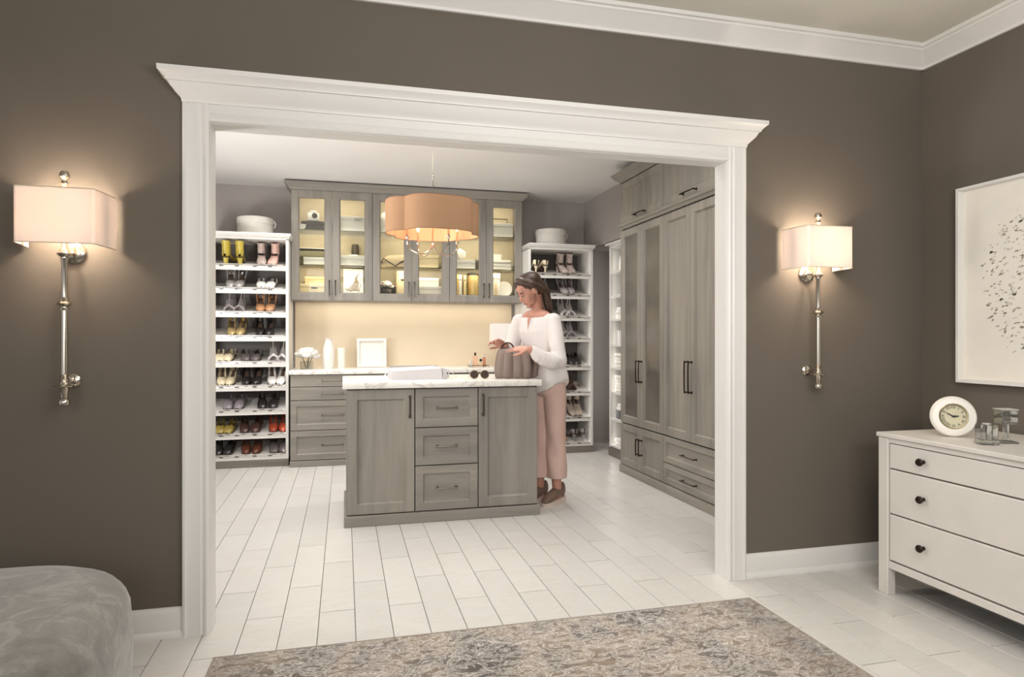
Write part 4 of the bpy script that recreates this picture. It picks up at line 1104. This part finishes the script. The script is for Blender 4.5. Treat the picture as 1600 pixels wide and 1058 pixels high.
# perfume tray
pt = thing('perfume_tray', 'small mirrored tray with perfume bottles on the back counter', 'tray', (1.335, 6.62, CT))
b = MB(); b.box(-0.10, -0.06, 0, 0.10, 0.06, 0.006, 0.002); obj('base', b, CHROME, pt)
b = MB(); r_ = [(-0.10, -0.06), (0.10, -0.06), (0.10, 0.06), (-0.10, 0.06), (-0.10, -0.06)]; b.tube([(x, y, 0.022) for x, y in r_], 0.003, 6)
for x, y in r_[:4]: b.tube([(x, y, 0.004), (x, y, 0.022)], 0.003, 6)
obj('gallery_rail', b, PULL, pt)
for i, (x, y, w_, h_, c, lb, capc) in enumerate(((-0.03, 0.01, 0.046, 0.115, (224, 184, 150), 'amber perfume bottle with a black cap on the mirrored tray', DARK), (0.065, 0.01, 0.030, 0.10, (204, 142, 112), 'tall orange perfume bottle at the right of the mirrored tray', CHROME), (0.022, -0.025, 0.040, 0.055, (222, 196, 160), 'small pale perfume bottle with round black stopper, mirrored tray', DARK), (-0.080, -0.02, 0.028, 0.040, (206, 200, 190), 'tiny silver perfume bottle at the left of the mirrored tray', CHROME))):
    p = thing('perfume_bottle', lb, 'bottle', (1.335 + x, 6.62 + y, CT + 0.0065), 0, 'perfume bottles on the tray')
    b = MB(); b.box(-w_/2, -w_/3, 0, w_/2, w_/3, h_, 0.004); obj('body', b, plain('perfume_%d' % i, rgb(*c), 0.12), p)
    b = MB()
    if i == 2: b.ell((0, 0, h_ + 0.014), (0.016, 0.016, 0.016), None, 12)
    else: b.lathe([(0, h_), (0.010, h_), (0.011, h_ + 0.03), (0, h_ + 0.032)], n=14)
    obj('cap', b, capc, p)
# lamp behind the handbag
tl_ = thing('table_lamp', 'table lamp with a white rectangular shade behind the woman\'s hands', 'lamp', (1.655, 6.74, CT))
b = MB(); k0 = [(-0.150, -0.085), (0.150, -0.085), (0.150, 0.085), (-0.150, 0.085)]
V = [[b.bm.verts.new((x*k, y*k, z)) for x, y in k0] for k, z in ((1.05, 0.232), (1.02, 0.455), (1.005, 0.455), (1.035, 0.232))]
for a_, b_ in zip(V, V[1:] + V[:1]):
    for i in range(4): b.face([a_[i], a_[(i+1) % 4], b_[(i+1) % 4], b_[i]])
obj('lamp_shade', b, shade_mat('white_lamp_shade', rgb(238, 234, 230), 0.12, 0.35), tl_, ang=20)
b = MB(); b.lathe([(0, 0), (0.06, 0), (0.062, 0.012), (0.02, 0.022), (0.016, 0.05), (0.034, 0.09), (0.040, 0.13), (0.026, 0.18), (0.010, 0.20), (0.008, 0.43), (0, 0.43)], n=24); obj('base', b, NICKEL, tl_)
b = MB(); b.tube([(-0.150, 0, 0.44), (0.150, 0, 0.44)], 0.003, 6); obj('shade_spider', b, NICKEL, tl_)

# on the island
IT = 0.920
bg = thing('white_gift_bag', 'white paper carrier bag lying flat on the left of the island worktop', 'bag', (0.50, 4.56, IT), R(3))
b = MB(); b.loft([[(-0.200, -0.095, 0.000), (0.150, -0.095, 0.000), (0.150, 0.120, 0.000), (-0.200, 0.120, 0.000)], [(-0.200, -0.095, 0.060), (0.140, -0.095, 0.075), (0.140, 0.120, 0.080), (-0.200, 0.120, 0.070)], [(-0.185, -0.085, 0.066), (0.13, -0.085, 0.080), (0.13, 0.11, 0.085), (-0.19, 0.11, 0.076)]])
GIFT = plain('gift_bag_paper', rgb(206, 202, 203), 0.6, var=0.02); obj('body', b, GIFT, bg, ang=20)
b = MB(); b.loft([[(0.151, -0.095, 0.0), (0.151, -0.095, 0.075), (0.151, 0.12, 0.08), (0.151, 0.12, 0.0)], [(0.176, -0.088, 0.004), (0.178, -0.08, 0.070), (0.178, 0.105, 0.074), (0.176, 0.11, 0.004)], [(0.200, -0.07, 0.012), (0.204, -0.06, 0.060), (0.204, 0.085, 0.064), (0.200, 0.095, 0.012)]])
obj('gusset', b, GIFT, bg, ang=20)
b = MB(); b.lathe([(0, -0.001), (0.006, -0.001), (0.006, 0.003), (0, 0.003)], (0.184, -0.080, 0.040), 12, 'y'); obj('eyelet', b, CHAR, bg)
b = MB(); b.box(-0.19, 0.10, 0.070, 0.15, 0.122, 0.090, 0.003); obj('inner_card', b, plain('grey_card', rgb(168, 162, 152), 0.7), bg)
for pts in (((-0.195, 0.0, 0.07), (-0.215, -0.01, 0.06), (-0.235, -0.02, 0.03), (-0.245, -0.03, 0.012)), ((0.20, 0.05, 0.062), (0.225, 0.05, 0.065), (0.245, 0.04, 0.045), (0.252, 0.03, 0.02))):
    b = MB(); b.tube(pts, 0.006, 6, flat=0.35); obj('ribbon_handle', b, LINEN, bg)
sg = thing('sunglasses', 'dark round sunglasses with gold rims standing on the island worktop', 'sunglasses', (0.905, 4.44, IT), R(-6))
for x in (-0.036, 0.036):
    b = MB(); b.lathe([(0, -0.001), (0.028, -0.001), (0.028, 0.001), (0, 0.0015)], (x, 0, 0.0315), 24, 'y')
    m_, nt_, bs_ = newmat('sunglass_lens'); bs_.inputs['Base Color'].default_value = rgb(70, 56, 48); bs_.inputs['Roughness'].default_value = 0.05
    obj('lens', b, m_, sg)
    b = MB(); b.tube([(x + 0.029*math.cos(i*math.pi/12), 0, 0.0315 + 0.029*math.sin(i*math.pi/12)) for i in range(25)], 0.0022, 6); obj('rim', b, GOLDISH, sg)
    s_ = 1 if x > 0 else -1
    b = MB(); b.tube([(s_*0.065, 0, 0.040), (s_*0.070, 0.02, 0.040), (s_*0.064, 0.10, 0.030), (s_*0.058, 0.135, 0.004)], 0.002, 6); obj('temple', b, GOLDISH, sg)
b = MB(); b.tube([(-0.012, 0, 0.045), (0, -0.003, 0.050), (0.012, 0, 0.045)], 0.002, 6); obj('bridge', b, GOLDISH, sg)

# pleated handbag
HB = plain('taupe_leather', rgb(128, 111, 102), 0.45, var=0.06, scale=8, bmp=0.15, bscale=180)
hb = thing('handbag', 'taupe pleated leather handbag standing on the island in front of the woman', 'bag', (1.160, 4.50, IT), R(-12))
b = MB(); rings = []
for z, kx, ky, pl in ((0, 0.96, 0.94, 0.2), (0.012, 1.0, 1.0, 0.6), (0.06, 1.0, 1.02, 1.0), (0.12, 0.95, 0.90, 1.0), (0.17, 0.88, 0.70, 1.0), (0.197, 0.81, 0.52, 0.9), (0.206, 0.76, 0.38, 0.6)):
    ring = []
    base = rrect(0.125, 0.085, 0.05, 8)
    # resample the outline evenly so that pleats can run down it
    P = [Vector((x, y)) for x, y in base] + [Vector(base[0])]
    cum = [0]
    for p, q in zip(P, P[1:]): cum.append(cum[-1] + (q - p).length)
    for i in range(120):
        d = cum[-1]*i/120; j = max(k for k in range(len(cum)) if cum[k] <= d + 1e-9); j = min(j, len(P) - 2)
        f = (d - cum[j])/max(cum[j+1] - cum[j], 1e-6); p = P[j].lerp(P[j+1], f)
        n_ = p.normalized(); w_ = 0.019*pl*(abs(math.sin(math.pi*i*10/120)) - 0.5)
        ring.append(((p.x + n_.x*w_)*kx, (p.y + n_.y*w_)*ky, z))
    rings.append(ring)
b.loft(rings); obj('body', b, HB, hb, ang=60)
b = MB(); rings = []
for z, o, k in ((0.0, 0.125, 0.9), (0.015, 0.150, 1.0), (0.10, 0.158, 1.0), (0.165, 0.135, 0.8), (0.190, 0.112, 0.55)):
    rings.append([(o + 0.024*k*math.cos(a*math.pi/10)*(1 + 0.25*math.cos(a*math.pi/10*5)), 0.03 + 0.062*k*math.sin(a*math.pi/10), z) for a in range(20)])
b.loft(rings); obj('side_gusset', b, HB, hb, ang=60)
b = MB(); b.tube([(-0.095, 0.0, 0.204), (0.095, 0.0, 0.204)], 0.008, 8); obj('frame_clasp', b, plain('taupe_dark', rgb(112, 96, 88), 0.4), hb)
for yy in (-0.018, 0.020):
    b = MB(); b.tube([(-0.085, yy, 0.195)] + [(-0.040 + 0.045*math.cos(math.pi - math.pi*i/10), yy, 0.200 + 0.050*math.sin(math.pi*i/10)) for i in range(11)] + [(0.005, yy, 0.195)], 0.0055, 8); obj('handle', b, plain('handle_leather', rgb(74, 50, 42), 0.4), hb)

# corner shelf unit contents (each row shows at its far end)
def sx_(y): return y
UXC, S_ = 2.80, 'items on the corner shelf unit'
pu = thing('white_purse', 'white purse with a dark loop handle on the top corner shelf', 'bag', (2.77, 6.13, SZ[0]), R(-90))
b = MB(); rings = []
for z, k in ((0, 0.95), (0.02, 1.0), (0.10, 0.98), (0.155, 0.85), (0.165, 0.75)): rings.append([(x*k, y*k, z) for x, y in rrect(0.105, 0.055, 0.03, 5)])
b.loft(rings); obj('body', b, PORC, pu)
b = MB(); b.tube([(0.06*math.cos(math.pi*i/10), 0, 0.160 + 0.07*math.sin(math.pi*i/10)) for i in range(11)], 0.006, 8); obj('handle', b, CHAR, pu)
cap_ = thing('sun_hat', 'white peaked hat on the second corner shelf', 'hat', (2.77, 6.09, SZ[1]), R(-90))
b = MB(); b.lathe([(0.13, 0.0), (0.128, 0.006), (0.085, 0.014), (0.078, 0.06), (0.055, 0.095), (0, 0.105)], n=28); obj('crown', b, LINEN, cap_)
b = MB(); b.lathe([(0.0835, 0.016), (0.0845, 0.02), (0.082, 0.04), (0.0805, 0.04)], n=28, cap=False); obj('band', b, plain('hat_band', rgb(190, 182, 170), 0.8), cap_)
lid_box(2.77, 6.13, SZ[2], 0.16, 0.22, 0.05, 'low white box on the third corner shelf', S_)
folded(2.77, 6.12, SZ[2] + 0.051, 0.16, 0.22, 2, 'two folded white scarves on the low box, third corner shelf', group=S_)
ja = thing('glass_jar', 'white candle jar on the fourth corner shelf', 'jar', (2.745, 6.17, SZ[3]))
b = MB(); b.lathe([(0, 0), (0.052, 0), (0.055, 0.006), (0.055, 0.125), (0, 0.125)], n=28); obj('body', b, PORC, ja)
b = MB(); b.lathe([(0, 0.125), (0.057, 0.125), (0.057, 0.142), (0, 0.146)], n=28); obj('lid', b, CHROME, ja)
folded(2.77, 6.12, SZ[4], 0.18, 0.24, 4, 'stack of four folded white towels on the fifth corner shelf', group=S_)
folded(2.77, 6.12, SZ[5], 0.18, 0.26, 5, 'stack of five folded white sweaters on the sixth corner shelf', group=S_)
lid_box(2.77, 6.12, SZ[6], 0.16, 0.22, 0.085, 'black box on the seventh corner shelf', S_, plain('black_card', rgb(40, 36, 34), 0.5))
folded(2.77, 6.12, SZ[6] + 0.0855, 0.15, 0.20, 2, 'two folded white tops on the black box, seventh corner shelf', group=S_)
folded(2.77, 6.12, SZ[7], 0.18, 0.26, 2, 'two folded white blankets on the bottom corner shelf', group=S_)
# ------------------------------------------------------------------ the woman
wo = thing('person', 'woman in white blouse and pink trousers bent over a handbag beside the island', 'person', (1.435, 4.575, 0), R(-55))
def skin_mat():
    m, nt, bs = newmat('skin')
    v = coords(nt, (1, 1, 1), False, False)
    c = ramp(nt, noise(nt, v, 9, 3), [(0.3, rgb(184, 132, 112)), (0.7, rgb(200, 148, 128))])
    nt.links.new(c, bs.inputs['Base Color']); bs.inputs['Roughness'].default_value = 0.5
    bs.inputs['Subsurface Weight'].default_value = 0.08; bs.inputs['Subsurface Radius'].default_value = (0.02, 0.008, 0.005)
    return m
SKIN = skin_mat()
V3 = Vector
HC = V3((-0.045, -0.150, 1.545))                     # centre of the head
HR = Euler((R(38), R(6), R(-24))).to_matrix()          # looking down at the bag (x rotation tips the face, which points to -y)
def H(x, y, z):
    return HC + HR @ V3((x, y, z))
def limb(mb, pts, rad, n=12, sub=4):
    # smooth tapered limb through the joints
    P, Rr = [], []
    for i in range(len(pts) - 1):
        for k in range(sub):
            f = k/sub; P.append(V3(pts[i]).lerp(V3(pts[i+1]), f)); Rr.append(rad[i] + (rad[i+1] - rad[i])*f)
    P.append(V3(pts[-1])); Rr.append(rad[-1])
    mb.tube(P, Rr, n)
    mb.ell(P[0], (Rr[0],)*3, None, 10); mb.ell(P[-1], (Rr[-1],)*3, None, 10)
    for p, r in zip(pts[1:-1], rad[1:-1]): mb.ell(p, (r, r, r), None, 10)
LS, RS = V3((0.125, -0.075, 1.345)), V3((-0.200, -0.090, 1.345))
LE, RE = V3((0.195, -0.120, 1.045)), V3((-0.275, -0.105, 1.06))
LW, RW = V3((0.085, -0.315, 1.125)), V3((-0.165, -0.275, 1.150))
SPINE = [V3((0.005, 0.0, 0.90)), V3((-0.005, -0.010, 1.02)), V3((-0.02, -0.03, 1.15)), V3((-0.035, -0.055, 1.28)), V3((-0.040, -0.072, 1.36))]
body = MB()
# torso
for c, r in zip(SPINE, ((0.118, 0.090, 0.10), (0.108, 0.080, 0.10), (0.122, 0.090, 0.10), (0.145, 0.090, 0.09), (0.125, 0.062, 0.055))): body.ell(c, r, None, 16)
# neck
limb(body, [(-0.038, -0.048, 1.345), (-0.041, -0.060, 1.40), H(0, 0.030, -0.050)], [0.054, 0.043, 0.043], 14)
# head: cranium, face, jaw, chin, nose, cheeks, brow, ears
def HE(c, r, n=18): body.ell(H(*c), r, HR.to_euler(), n)
HE((0, 0.018, 0.032), (0.072, 0.090, 0.084)); HE((0, -0.020, 0.000), (0.064, 0.066, 0.080)); HE((0, -0.030, -0.045), (0.050, 0.053, 0.055))
HE((0, -0.070, -0.090), (0.021, 0.018, 0.017)); HE((0.036, -0.052, -0.022), (0.024, 0.022, 0.034)); HE((-0.036, -0.052, -0.022), (0.024, 0.022, 0.034))
HE((0, -0.064, 0.042), (0.044, 0.017, 0.030)); HE((0.026, -0.0735, 0.019), (0.020, 0.008, 0.006)); HE((-0.026, -0.0735, 0.019), (0.020, 0.008, 0.006))
body.tube([H(0, -0.074, 0.022), H(0, -0.087, 0.000), H(0, -0.102, -0.025), H(0, -0.093, -0.032)], [0.0072, 0.0076, 0.0088, 0.0078], 10)
HE((0.0085, -0.089, -0.030), (0.0062, 0.008, 0.0062), 10); HE((-0.0085, -0.089, -0.030), (0.0062, 0.008, 0.0062), 10)
HE((0, -0.080, -0.056), (0.024, 0.010, 0.012), 12)
for s in (-1, 1): HE((s*0.073, 0.008, -0.006), (0.008, 0.018, 0.030), 12)
# arms
limb(body, [LS + V3((-0.02, 0, -0.035)), LE, LW], [0.036, 0.035, 0.025]); limb(body, [RS + V3((0.02, 0, -0.035)), RE, RW], [0.036, 0.037, 0.025])
# hands: palm, four fingers with two bends, a thumb from the side
def hand(mb, W, d, nrm, side, curl, spread=0.0, s=1.0):
    # W wrist, d direction towards the knuckles, nrm direction of the back of the hand, side +1/-1 thumb side
    d = d.normalized(); nrm = (nrm - d*nrm.dot(d)).normalized(); a = d.cross(nrm).normalized()*side
    M = Matrix((a, d, nrm)).transposed().to_euler()
    mb.ell(W + d*0.012, (0.026*s, 0.030*s, 0.019*s), M, 12)
    mb.ell(W + d*0.052*s, (0.040*s, 0.046*s, 0.0145*s), M, 14)
    mb.ell(W + d*0.030*s + a*0.018*s, (0.019*s, 0.030*s, 0.015*s), M, 12)
    for i, (o, l) in enumerate(((0.030, 0.068), (0.010, 0.078), (-0.010, 0.072), (-0.029, 0.055))):
        k = W + d*(0.084 - 0.006*abs(i - 1.2))*s + a*o*s
        dirs, p, pts, rads = d + a*spread*o*8, k, [k - d*0.028*s, k], [0.0088*s, 0.0088*s]
        ang = curl*(0.8 + 0.15*i)
        for seg, q in ((0.45, 0.6), (0.32, 1.3), (0.23, 1.9)):
            v = (dirs.normalized()*math.cos(ang*q) - nrm*math.sin(ang*q))
            p = p + v*l*seg*s; pts.append(p); rads.append((0.0084 - 0.0013*len(pts)*0.5)*s)
        mb.tube(pts, rads, 8); mb.ell(pts[-1], (rads[-1],)*3, None, 8)
        for q, r in zip(pts[1:-1], rads[1:-1]): mb.ell(q, (r*1.03,)*3, None, 8)
    t0 = W + d*0.022*s + a*0.026*s
    t1 = t0 + (d*0.75 + a*0.75 - nrm*0.25).normalized()*0.038*s
    t2 = t1 + (d*0.95 + a*0.15 - nrm*(0.2 + curl*0.4)).normalized()*0.030*s
    t3 = t2 + (d*0.95 - a*0.15 - nrm*(0.2 + curl*0.6)).normalized()*0.022*s
    mb.tube([t0, t1, t2, t3], [0.013*s, 0.0105*s, 0.0095*s, 0.0075*s], 8); mb.ell(t3, (0.0076*s,)*3, None, 8); mb.ell(t1, (0.0105*s,)*3, None, 8)
LHT, RHT = V3((-0.035, -0.395, 1.135)), V3((-0.135, -0.345, 1.165))
hand(body, LW, LHT - LW, V3((0.1, -0.45, 0.9)), -1, 0.32)
hand(body, RW, V3((-0.10, -0.22, 0.10)), V3((-0.5, 0.1, 0.85)), 1, 0.85)
# legs and feet
LA, RA = V3((0.058, 0.040, 0.115)), V3((-0.070, 0.000, 0.115))
limb(body, [(0.066, 0.005, 0.88), (0.064, 0.012, 0.50), LA], [0.075, 0.052, 0.034]); limb(body, [(-0.062, -0.005, 0.88), (-0.066, -0.01, 0.50), RA], [0.075, 0.052, 0.034])
for A in (LA, RA):
    limb(body, [A, A + V3((0, 0.012, -0.055)), A + V3((0, -0.075, -0.065)), A + V3((0, -0.130, -0.080))], [0.033, 0.030, 0.028, 0.017])
bd_ = remesh('body', body, 0.0042, SKIN, wo, 7, 0.5)

# eyes, brows, lips
EYEW, IRIS = plain('eye_white', rgb(226, 220, 214), 0.2), plain('eye_dark', rgb(46, 32, 26), 0.2)
LASH = plain('lash_brown', rgb(58, 38, 30), 0.7); LIP = plain('lip_rose', rgb(158, 78, 74), 0.4)
for s in (-1, 1):
    b = MB(); b.ell(H(s*0.029, -0.0745, 0.004), (0.0135, 0.0075, 0.0062), HR.to_euler(), 12); e = obj('eye', b, EYEW, wo)
    b = MB(); b.ell(H(s*0.029, -0.0800, 0.0015), (0.0058, 0.0028, 0.0050), HR.to_euler(), 10); obj('iris', b, IRIS, e)
    b = MB(); b.tube([H(s*0.014, -0.0805, 0.006), H(s*0.022, -0.0835, 0.0100), H(s*0.033, -0.0815, 0.0098), H(s*0.046, -0.0720, 0.004)], [0.0016, 0.0030, 0.0032, 0.0018], 6); obj('eyelash', b, LASH, wo)
    b = MB(); b.tube([H(s*0.012, -0.0825, 0.025), H(s*0.026, -0.0815, 0.0310), H(s*0.040, -0.0745, 0.0305), H(s*0.051, -0.0630, 0.025)], [0.002, 0.0034, 0.003, 0.0014], 6); obj('eyebrow', b, LASH, wo)
b = MB(); b.tube([H(-0.021, -0.0815, -0.0565), H(-0.008, -0.0880, -0.0535), H(0, -0.0880, -0.0548), H(0.008, -0.0880, -0.0535), H(0.021, -0.0815, -0.0565)], [0.0014, 0.0032, 0.0028, 0.0032, 0.0014], 8)
b.tube([H(-0.019, -0.0810, -0.0585), H(-0.008, -0.0865, -0.0615), H(0.008, -0.0865, -0.0615), H(0.019, -0.0810, -0.0585)], [0.0014, 0.0037, 0.0037, 0.0014], 8)
obj('lips', b, LIP, wo)

# hair: smooth side-parted, tucked behind the ear, falling behind the shoulder
hm, nt, bs = newmat('hair_brown')
v = coords(nt, (1, 1, 1), False, False)
v = coords(nt, (26, 26, 5), False, False)
hf = noise(nt, v, 4, 4, 0.6, 0.4)
nt.links.new(ramp(nt, hf, [(0.3, rgb(50, 36, 27)), (0.55, rgb(68, 49, 36)), (0.8, rgb(98, 74, 52))]), bs.inputs['Base Color'])
bs.inputs['Roughness'].default_value = 0.36; bump(nt, bs, hf, 0.25, 0.002)
hair = MB()
def HH(c, r, n=18): hair.ell(H(*c), r, HR.to_euler(), n)
HH((0, 0.032, 0.046), (0.082, 0.094, 0.084)); HH((0, 0.052, 0.000), (0.076, 0.070, 0.075)); HH((0.0, 0.012, 0.082), (0.066, 0.066, 0.043))
def lock(pts, rad): 
    hair.tube([p if isinstance(p, Vector) else H(*p) for p in pts], rad, 10, flat=0.6)
# near side: from the parting over the temple, tucked behind the ear
lock([(0.016, -0.046, 0.114), (0.046, -0.040, 0.094), (0.068, -0.020, 0.066), (0.0775, 0.006, 0.036), (0.078, 0.034, 0.006), (0.070, 0.060, -0.040)], [0.008, 0.012, 0.014, 0.016, 0.020, 0.022])
lock([(0.016, -0.026, 0.122), (0.050, -0.014, 0.100), (0.074, 0.014, 0.062), (0.077, 0.048, 0.010), (0.062, 0.070, -0.045)], [0.014, 0.020, 0.024, 0.026, 0.026])
# far side falls forward beside the cheek
lock([(0.010, -0.048, 0.112), (-0.034, -0.052, 0.090), (-0.064, -0.044, 0.048), (-0.076, -0.030, -0.006), (-0.078, -0.012, -0.055), (-0.070, 0.012, -0.095)], [0.010, 0.015, 0.018, 0.018, 0.017, 0.012])
lock([(0.0, -0.026, 0.122), (-0.050, -0.016, 0.098), (-0.076, 0.010, 0.050), (-0.078, 0.040, 0.0), (-0.064, 0.068, -0.05)], [0.014, 0.020, 0.024, 0.026, 0.026])
# tail behind the neck and left shoulder
lock([H(0.020, 0.085, -0.015), H(0.030, 0.098, -0.070), V3((0.022, 0.004, 1.415)), V3((0.045, 0.024, 1.350)), V3((0.052, 0.034, 1.290))], [0.046, 0.040, 0.031, 0.022, 0.009])
lock([H(-0.025, 0.088, -0.010), H(-0.015, 0.096, -0.070), V3((-0.012, 0.016, 1.41)), V3((0.000, 0.030, 1.33)), V3((0.004, 0.036, 1.26))], [0.044, 0.040, 0.032, 0.024, 0.009])
lock([H(0.066, 0.040, -0.022), H(0.060, 0.066, -0.070), V3((0.046, -0.012, 1.415)), V3((0.062, 0.006, 1.360))], [0.018, 0.021, 0.017, 0.007])
remesh('hair', hair, 0.0050, hm, wo, 5, 0.5)
b = MB(); b.ell(H(0.079, 0.002, -0.034), (0.005, 0.005, 0.006), None, 10); obj('earring', b, NICKEL, wo)

# white blouse with full sleeves, slit neckline and curved hem
BL = plain('blouse_white', rgb(224, 216, 212), 0.75, var=0.02, scale=6, bmp=0.06, bscale=30)
bl = MB(); rings = []
prof = [(1.386, 0.088, 0.056, V3((-0.040, -0.072))), (1.372, 0.122, 0.068, V3((-0.040, -0.068))), (1.352, 0.150, 0.080, V3((-0.038, -0.066))), (1.318, 0.168, 0.092, V3((-0.036, -0.062))), (1.25, 0.160, 0.112, V3((-0.032, -0.055))), (1.17, 0.150, 0.118, V3((-0.022, -0.040))), (1.08, 0.146, 0.118, V3((-0.012, -0.022))), (0.99, 0.150, 0.124, V3((-0.003, -0.008))), (0.92, 0.156, 0.132, V3((0.003, 0.0))), (0.84, 0.160, 0.134, V3((0.005, 0.002)))]
for z, rx, ry, c in prof:
    ring = []
    for i in range(48):
        a = 2*math.pi*i/48
        fold = 1 + 0.045*math.sin(5*a + z*7)*max(0, min(1, (1.32 - z)/0.3))
        zz = z
        if z < 0.90: zz = z + 0.075*abs(math.cos(a))**3 - 0.035*(1 - abs(math.cos(a)))    # shirt-tail hem: high at the hips
        elif z < 0.95: zz = z + 0.03*abs(math.cos(a))**3
        if z > 1.36: zz = z - 0.030*max(0, -math.sin(a)) + 0.010*max(0, math.sin(a))
        ring.append((c.x + rx*math.cos(a)*fold, c.y + ry*math.sin(a)*fold, zz))
    rings.append(ring)
bl.loft(rings)
def sleeve(S, E, W, inner):
    d = (W - E).normalized(); cuff = E.lerp(W, 0.93)
    S = S + V3((inner*0.012, 0, -0.020))
    pts = [S + V3((inner*0.055, 0, 0.016)), S, S.lerp(E, 0.3), S.lerp(E, 0.65), S.lerp(E, 0.95) + V3((0, 0.012, -0.012)), E.lerp(W, 0.20) + V3((0, 0, -0.020)), E.lerp(W, 0.48) + V3((0, 0, -0.024)), E.lerp(W, 0.74) + V3((0, 0, -0.014)), E.lerp(W, 0.86), cuff]
    bl.tube(pts, [0.042, 0.058, 0.059, 0.057, 0.056, 0.056, 0.053, 0.046, 0.035, 0.032], 16)
    for p, r in zip(pts[1:8], [0.058, 0.059, 0.057, 0.056, 0.056, 0.053, 0.046]): bl.ell(p, (r*0.99,)*3, None, 12)
    for k, r in ((0.30, 0.059), (0.42, 0.057), (0.58, 0.055), (0.70, 0.050)):      # gathers pushed up the forearm
        p = E.lerp(W, k) + V3((0, 0, -0.022)); q = d.to_track_quat('Z', 'Y').to_euler()
        bl.ell(p, (r, r, 0.016), q, 14)
sleeve(LS, LE, LW, -1); sleeve(RS, RE, RW, 1)
blo = remesh('blouse', bl, 0.0062, BL, wo, 6, 0.5)
# open slit at the neckline, laid on the cloth
from mathutils.bvhtree import BVHTree
bvh = BVHTree.FromPolygons([v.co for v in blo.data.vertices], [list(q.vertices) for q in blo.data.polygons])
def on_cloth(x, z, off):
    h = bvh.ray_cast(V3((x, -0.6, z)), V3((0, 1, 0)))
    return (h[0] + h[1]*off) if h[0] else None
def strip(name, rows, m, off, parent=wo):
    b = MB(); prev = None
    for z, xa, xb in rows:
        ps = [on_cloth(xa + (xb - xa)*q/4, z, off) for q in range(5)]
        if any(q is None for q in ps): prev = None; continue
        cur = [b.bm.verts.new(q) for q in ps]
        if prev:
            for q in range(4): b.face([prev[q], prev[q+1], cur[q+1], cur[q]])
        prev = cur
    return obj(name, b, m, parent)
cx0 = -0.046
strip('neckline_slit', [(1.352 - 0.0075*k, cx0 - 0.019*(1 - k/13), cx0 + 0.019*(1 - k/13)) for k in range(14)], SKIN, 0.0012)
strip('neckline_facing', [(1.352 - 0.0075*k, cx0 + 0.017*(1 - k/13), cx0 + 0.017*(1 - k/13) + 0.003 + 0.016*math.sin(math.pi*min(1, k/10))) for k in range(13)], plain('blouse_facing', rgb(206, 208, 212), 0.5), 0.0022)

# cropped straight trousers
TR = plain('trouser_pink', rgb(210, 178, 166), 0.8, var=0.05, scale=7, bmp=0.08, bscale=60)
tr = MB()
tr.ell((0.004, 0.002, 0.90), (0.138, 0.108, 0.075), None, 18); tr.ell((0.004, 0.006, 0.84), (0.140, 0.110, 0.080), None, 18)
def leg(hx, hy, A, hem):
    rings = []
    kx, ky = A.x, A.y
    for z, r, f in ((0.88, 0.082, 0.0), (0.76, 0.085, 0.1), (0.62, 0.077, 0.35), (0.48, 0.072, 0.6), (0.36, 0.072, 0.75), (0.26, 0.074, 0.9), (hem, 0.077, 1.0)):
        cx, cy = hx + (kx - hx)*f, hy + (ky - hy)*f
        ring = []
        for i in range(28):
            a = 2*math.pi*i/28
            cr = 0.006*math.cos(2*a) + (0.006*math.sin(3*a + z*22) if z < 0.6 else 0)
            ring.append((cx + (r*0.92 + cr)*math.cos(a), cy + (r*1.06 + cr)*math.sin(a), z))
        rings.append(ring)
    tr.loft(rings)
leg(0.066, 0.005, LA + V3((0, 0.0, 0)), 0.185); leg(-0.062, -0.004, RA, 0.185)
remesh('trousers', tr, 0.0065, TR, wo, 5, 0.5)
# shoes with wedge soles
SHB, SHW = plain('woman_shoe_brown', rgb(120, 96, 82), 0.6), plain('woman_shoe_sole', rgb(214, 196, 182), 0.6)
for A in (LA, RA):
    up = MB(); rings = []
    for t, w_, h_ in ((0, 0.012, 0.012), (0.06, 0.030, 0.030), (0.2, 0.040, 0.050), (0.4, 0.040, 0.070), (0.6, 0.036, 0.090), (0.8, 0.034, 0.105), (0.94, 0.028, 0.105), (1, 0.012, 0.095)):
        y = A.y - 0.160 + 0.245*t; zs = 0.022 + 0.020*t
        rings.append([(A.x + w_*math.cos(q*math.pi/8), y, zs + h_*(0.5 + 0.5*math.sin(q*math.pi/8))) for q in range(16)])
    up.loft(rings); so_ = obj('shoe', up, SHB, wo, ang=60)
    b = MB(); rings = []
    for t, w_ in ((0, 0.012), (0.06, 0.031), (0.2, 0.043), (0.4, 0.042), (0.6, 0.037), (0.8, 0.036), (0.94, 0.031), (1.0, 0.016)):
        y = A.y - 0.164 + 0.252*t
        rings.append([(A.x - w_, y, 0.0), (A.x + w_, y, 0.0), (A.x + w_, y, 0.025 + 0.020*t), (A.x - w_, y, 0.025 + 0.020*t)])
    b.loft(rings); obj('wedge_sole', b, SHW, so_)
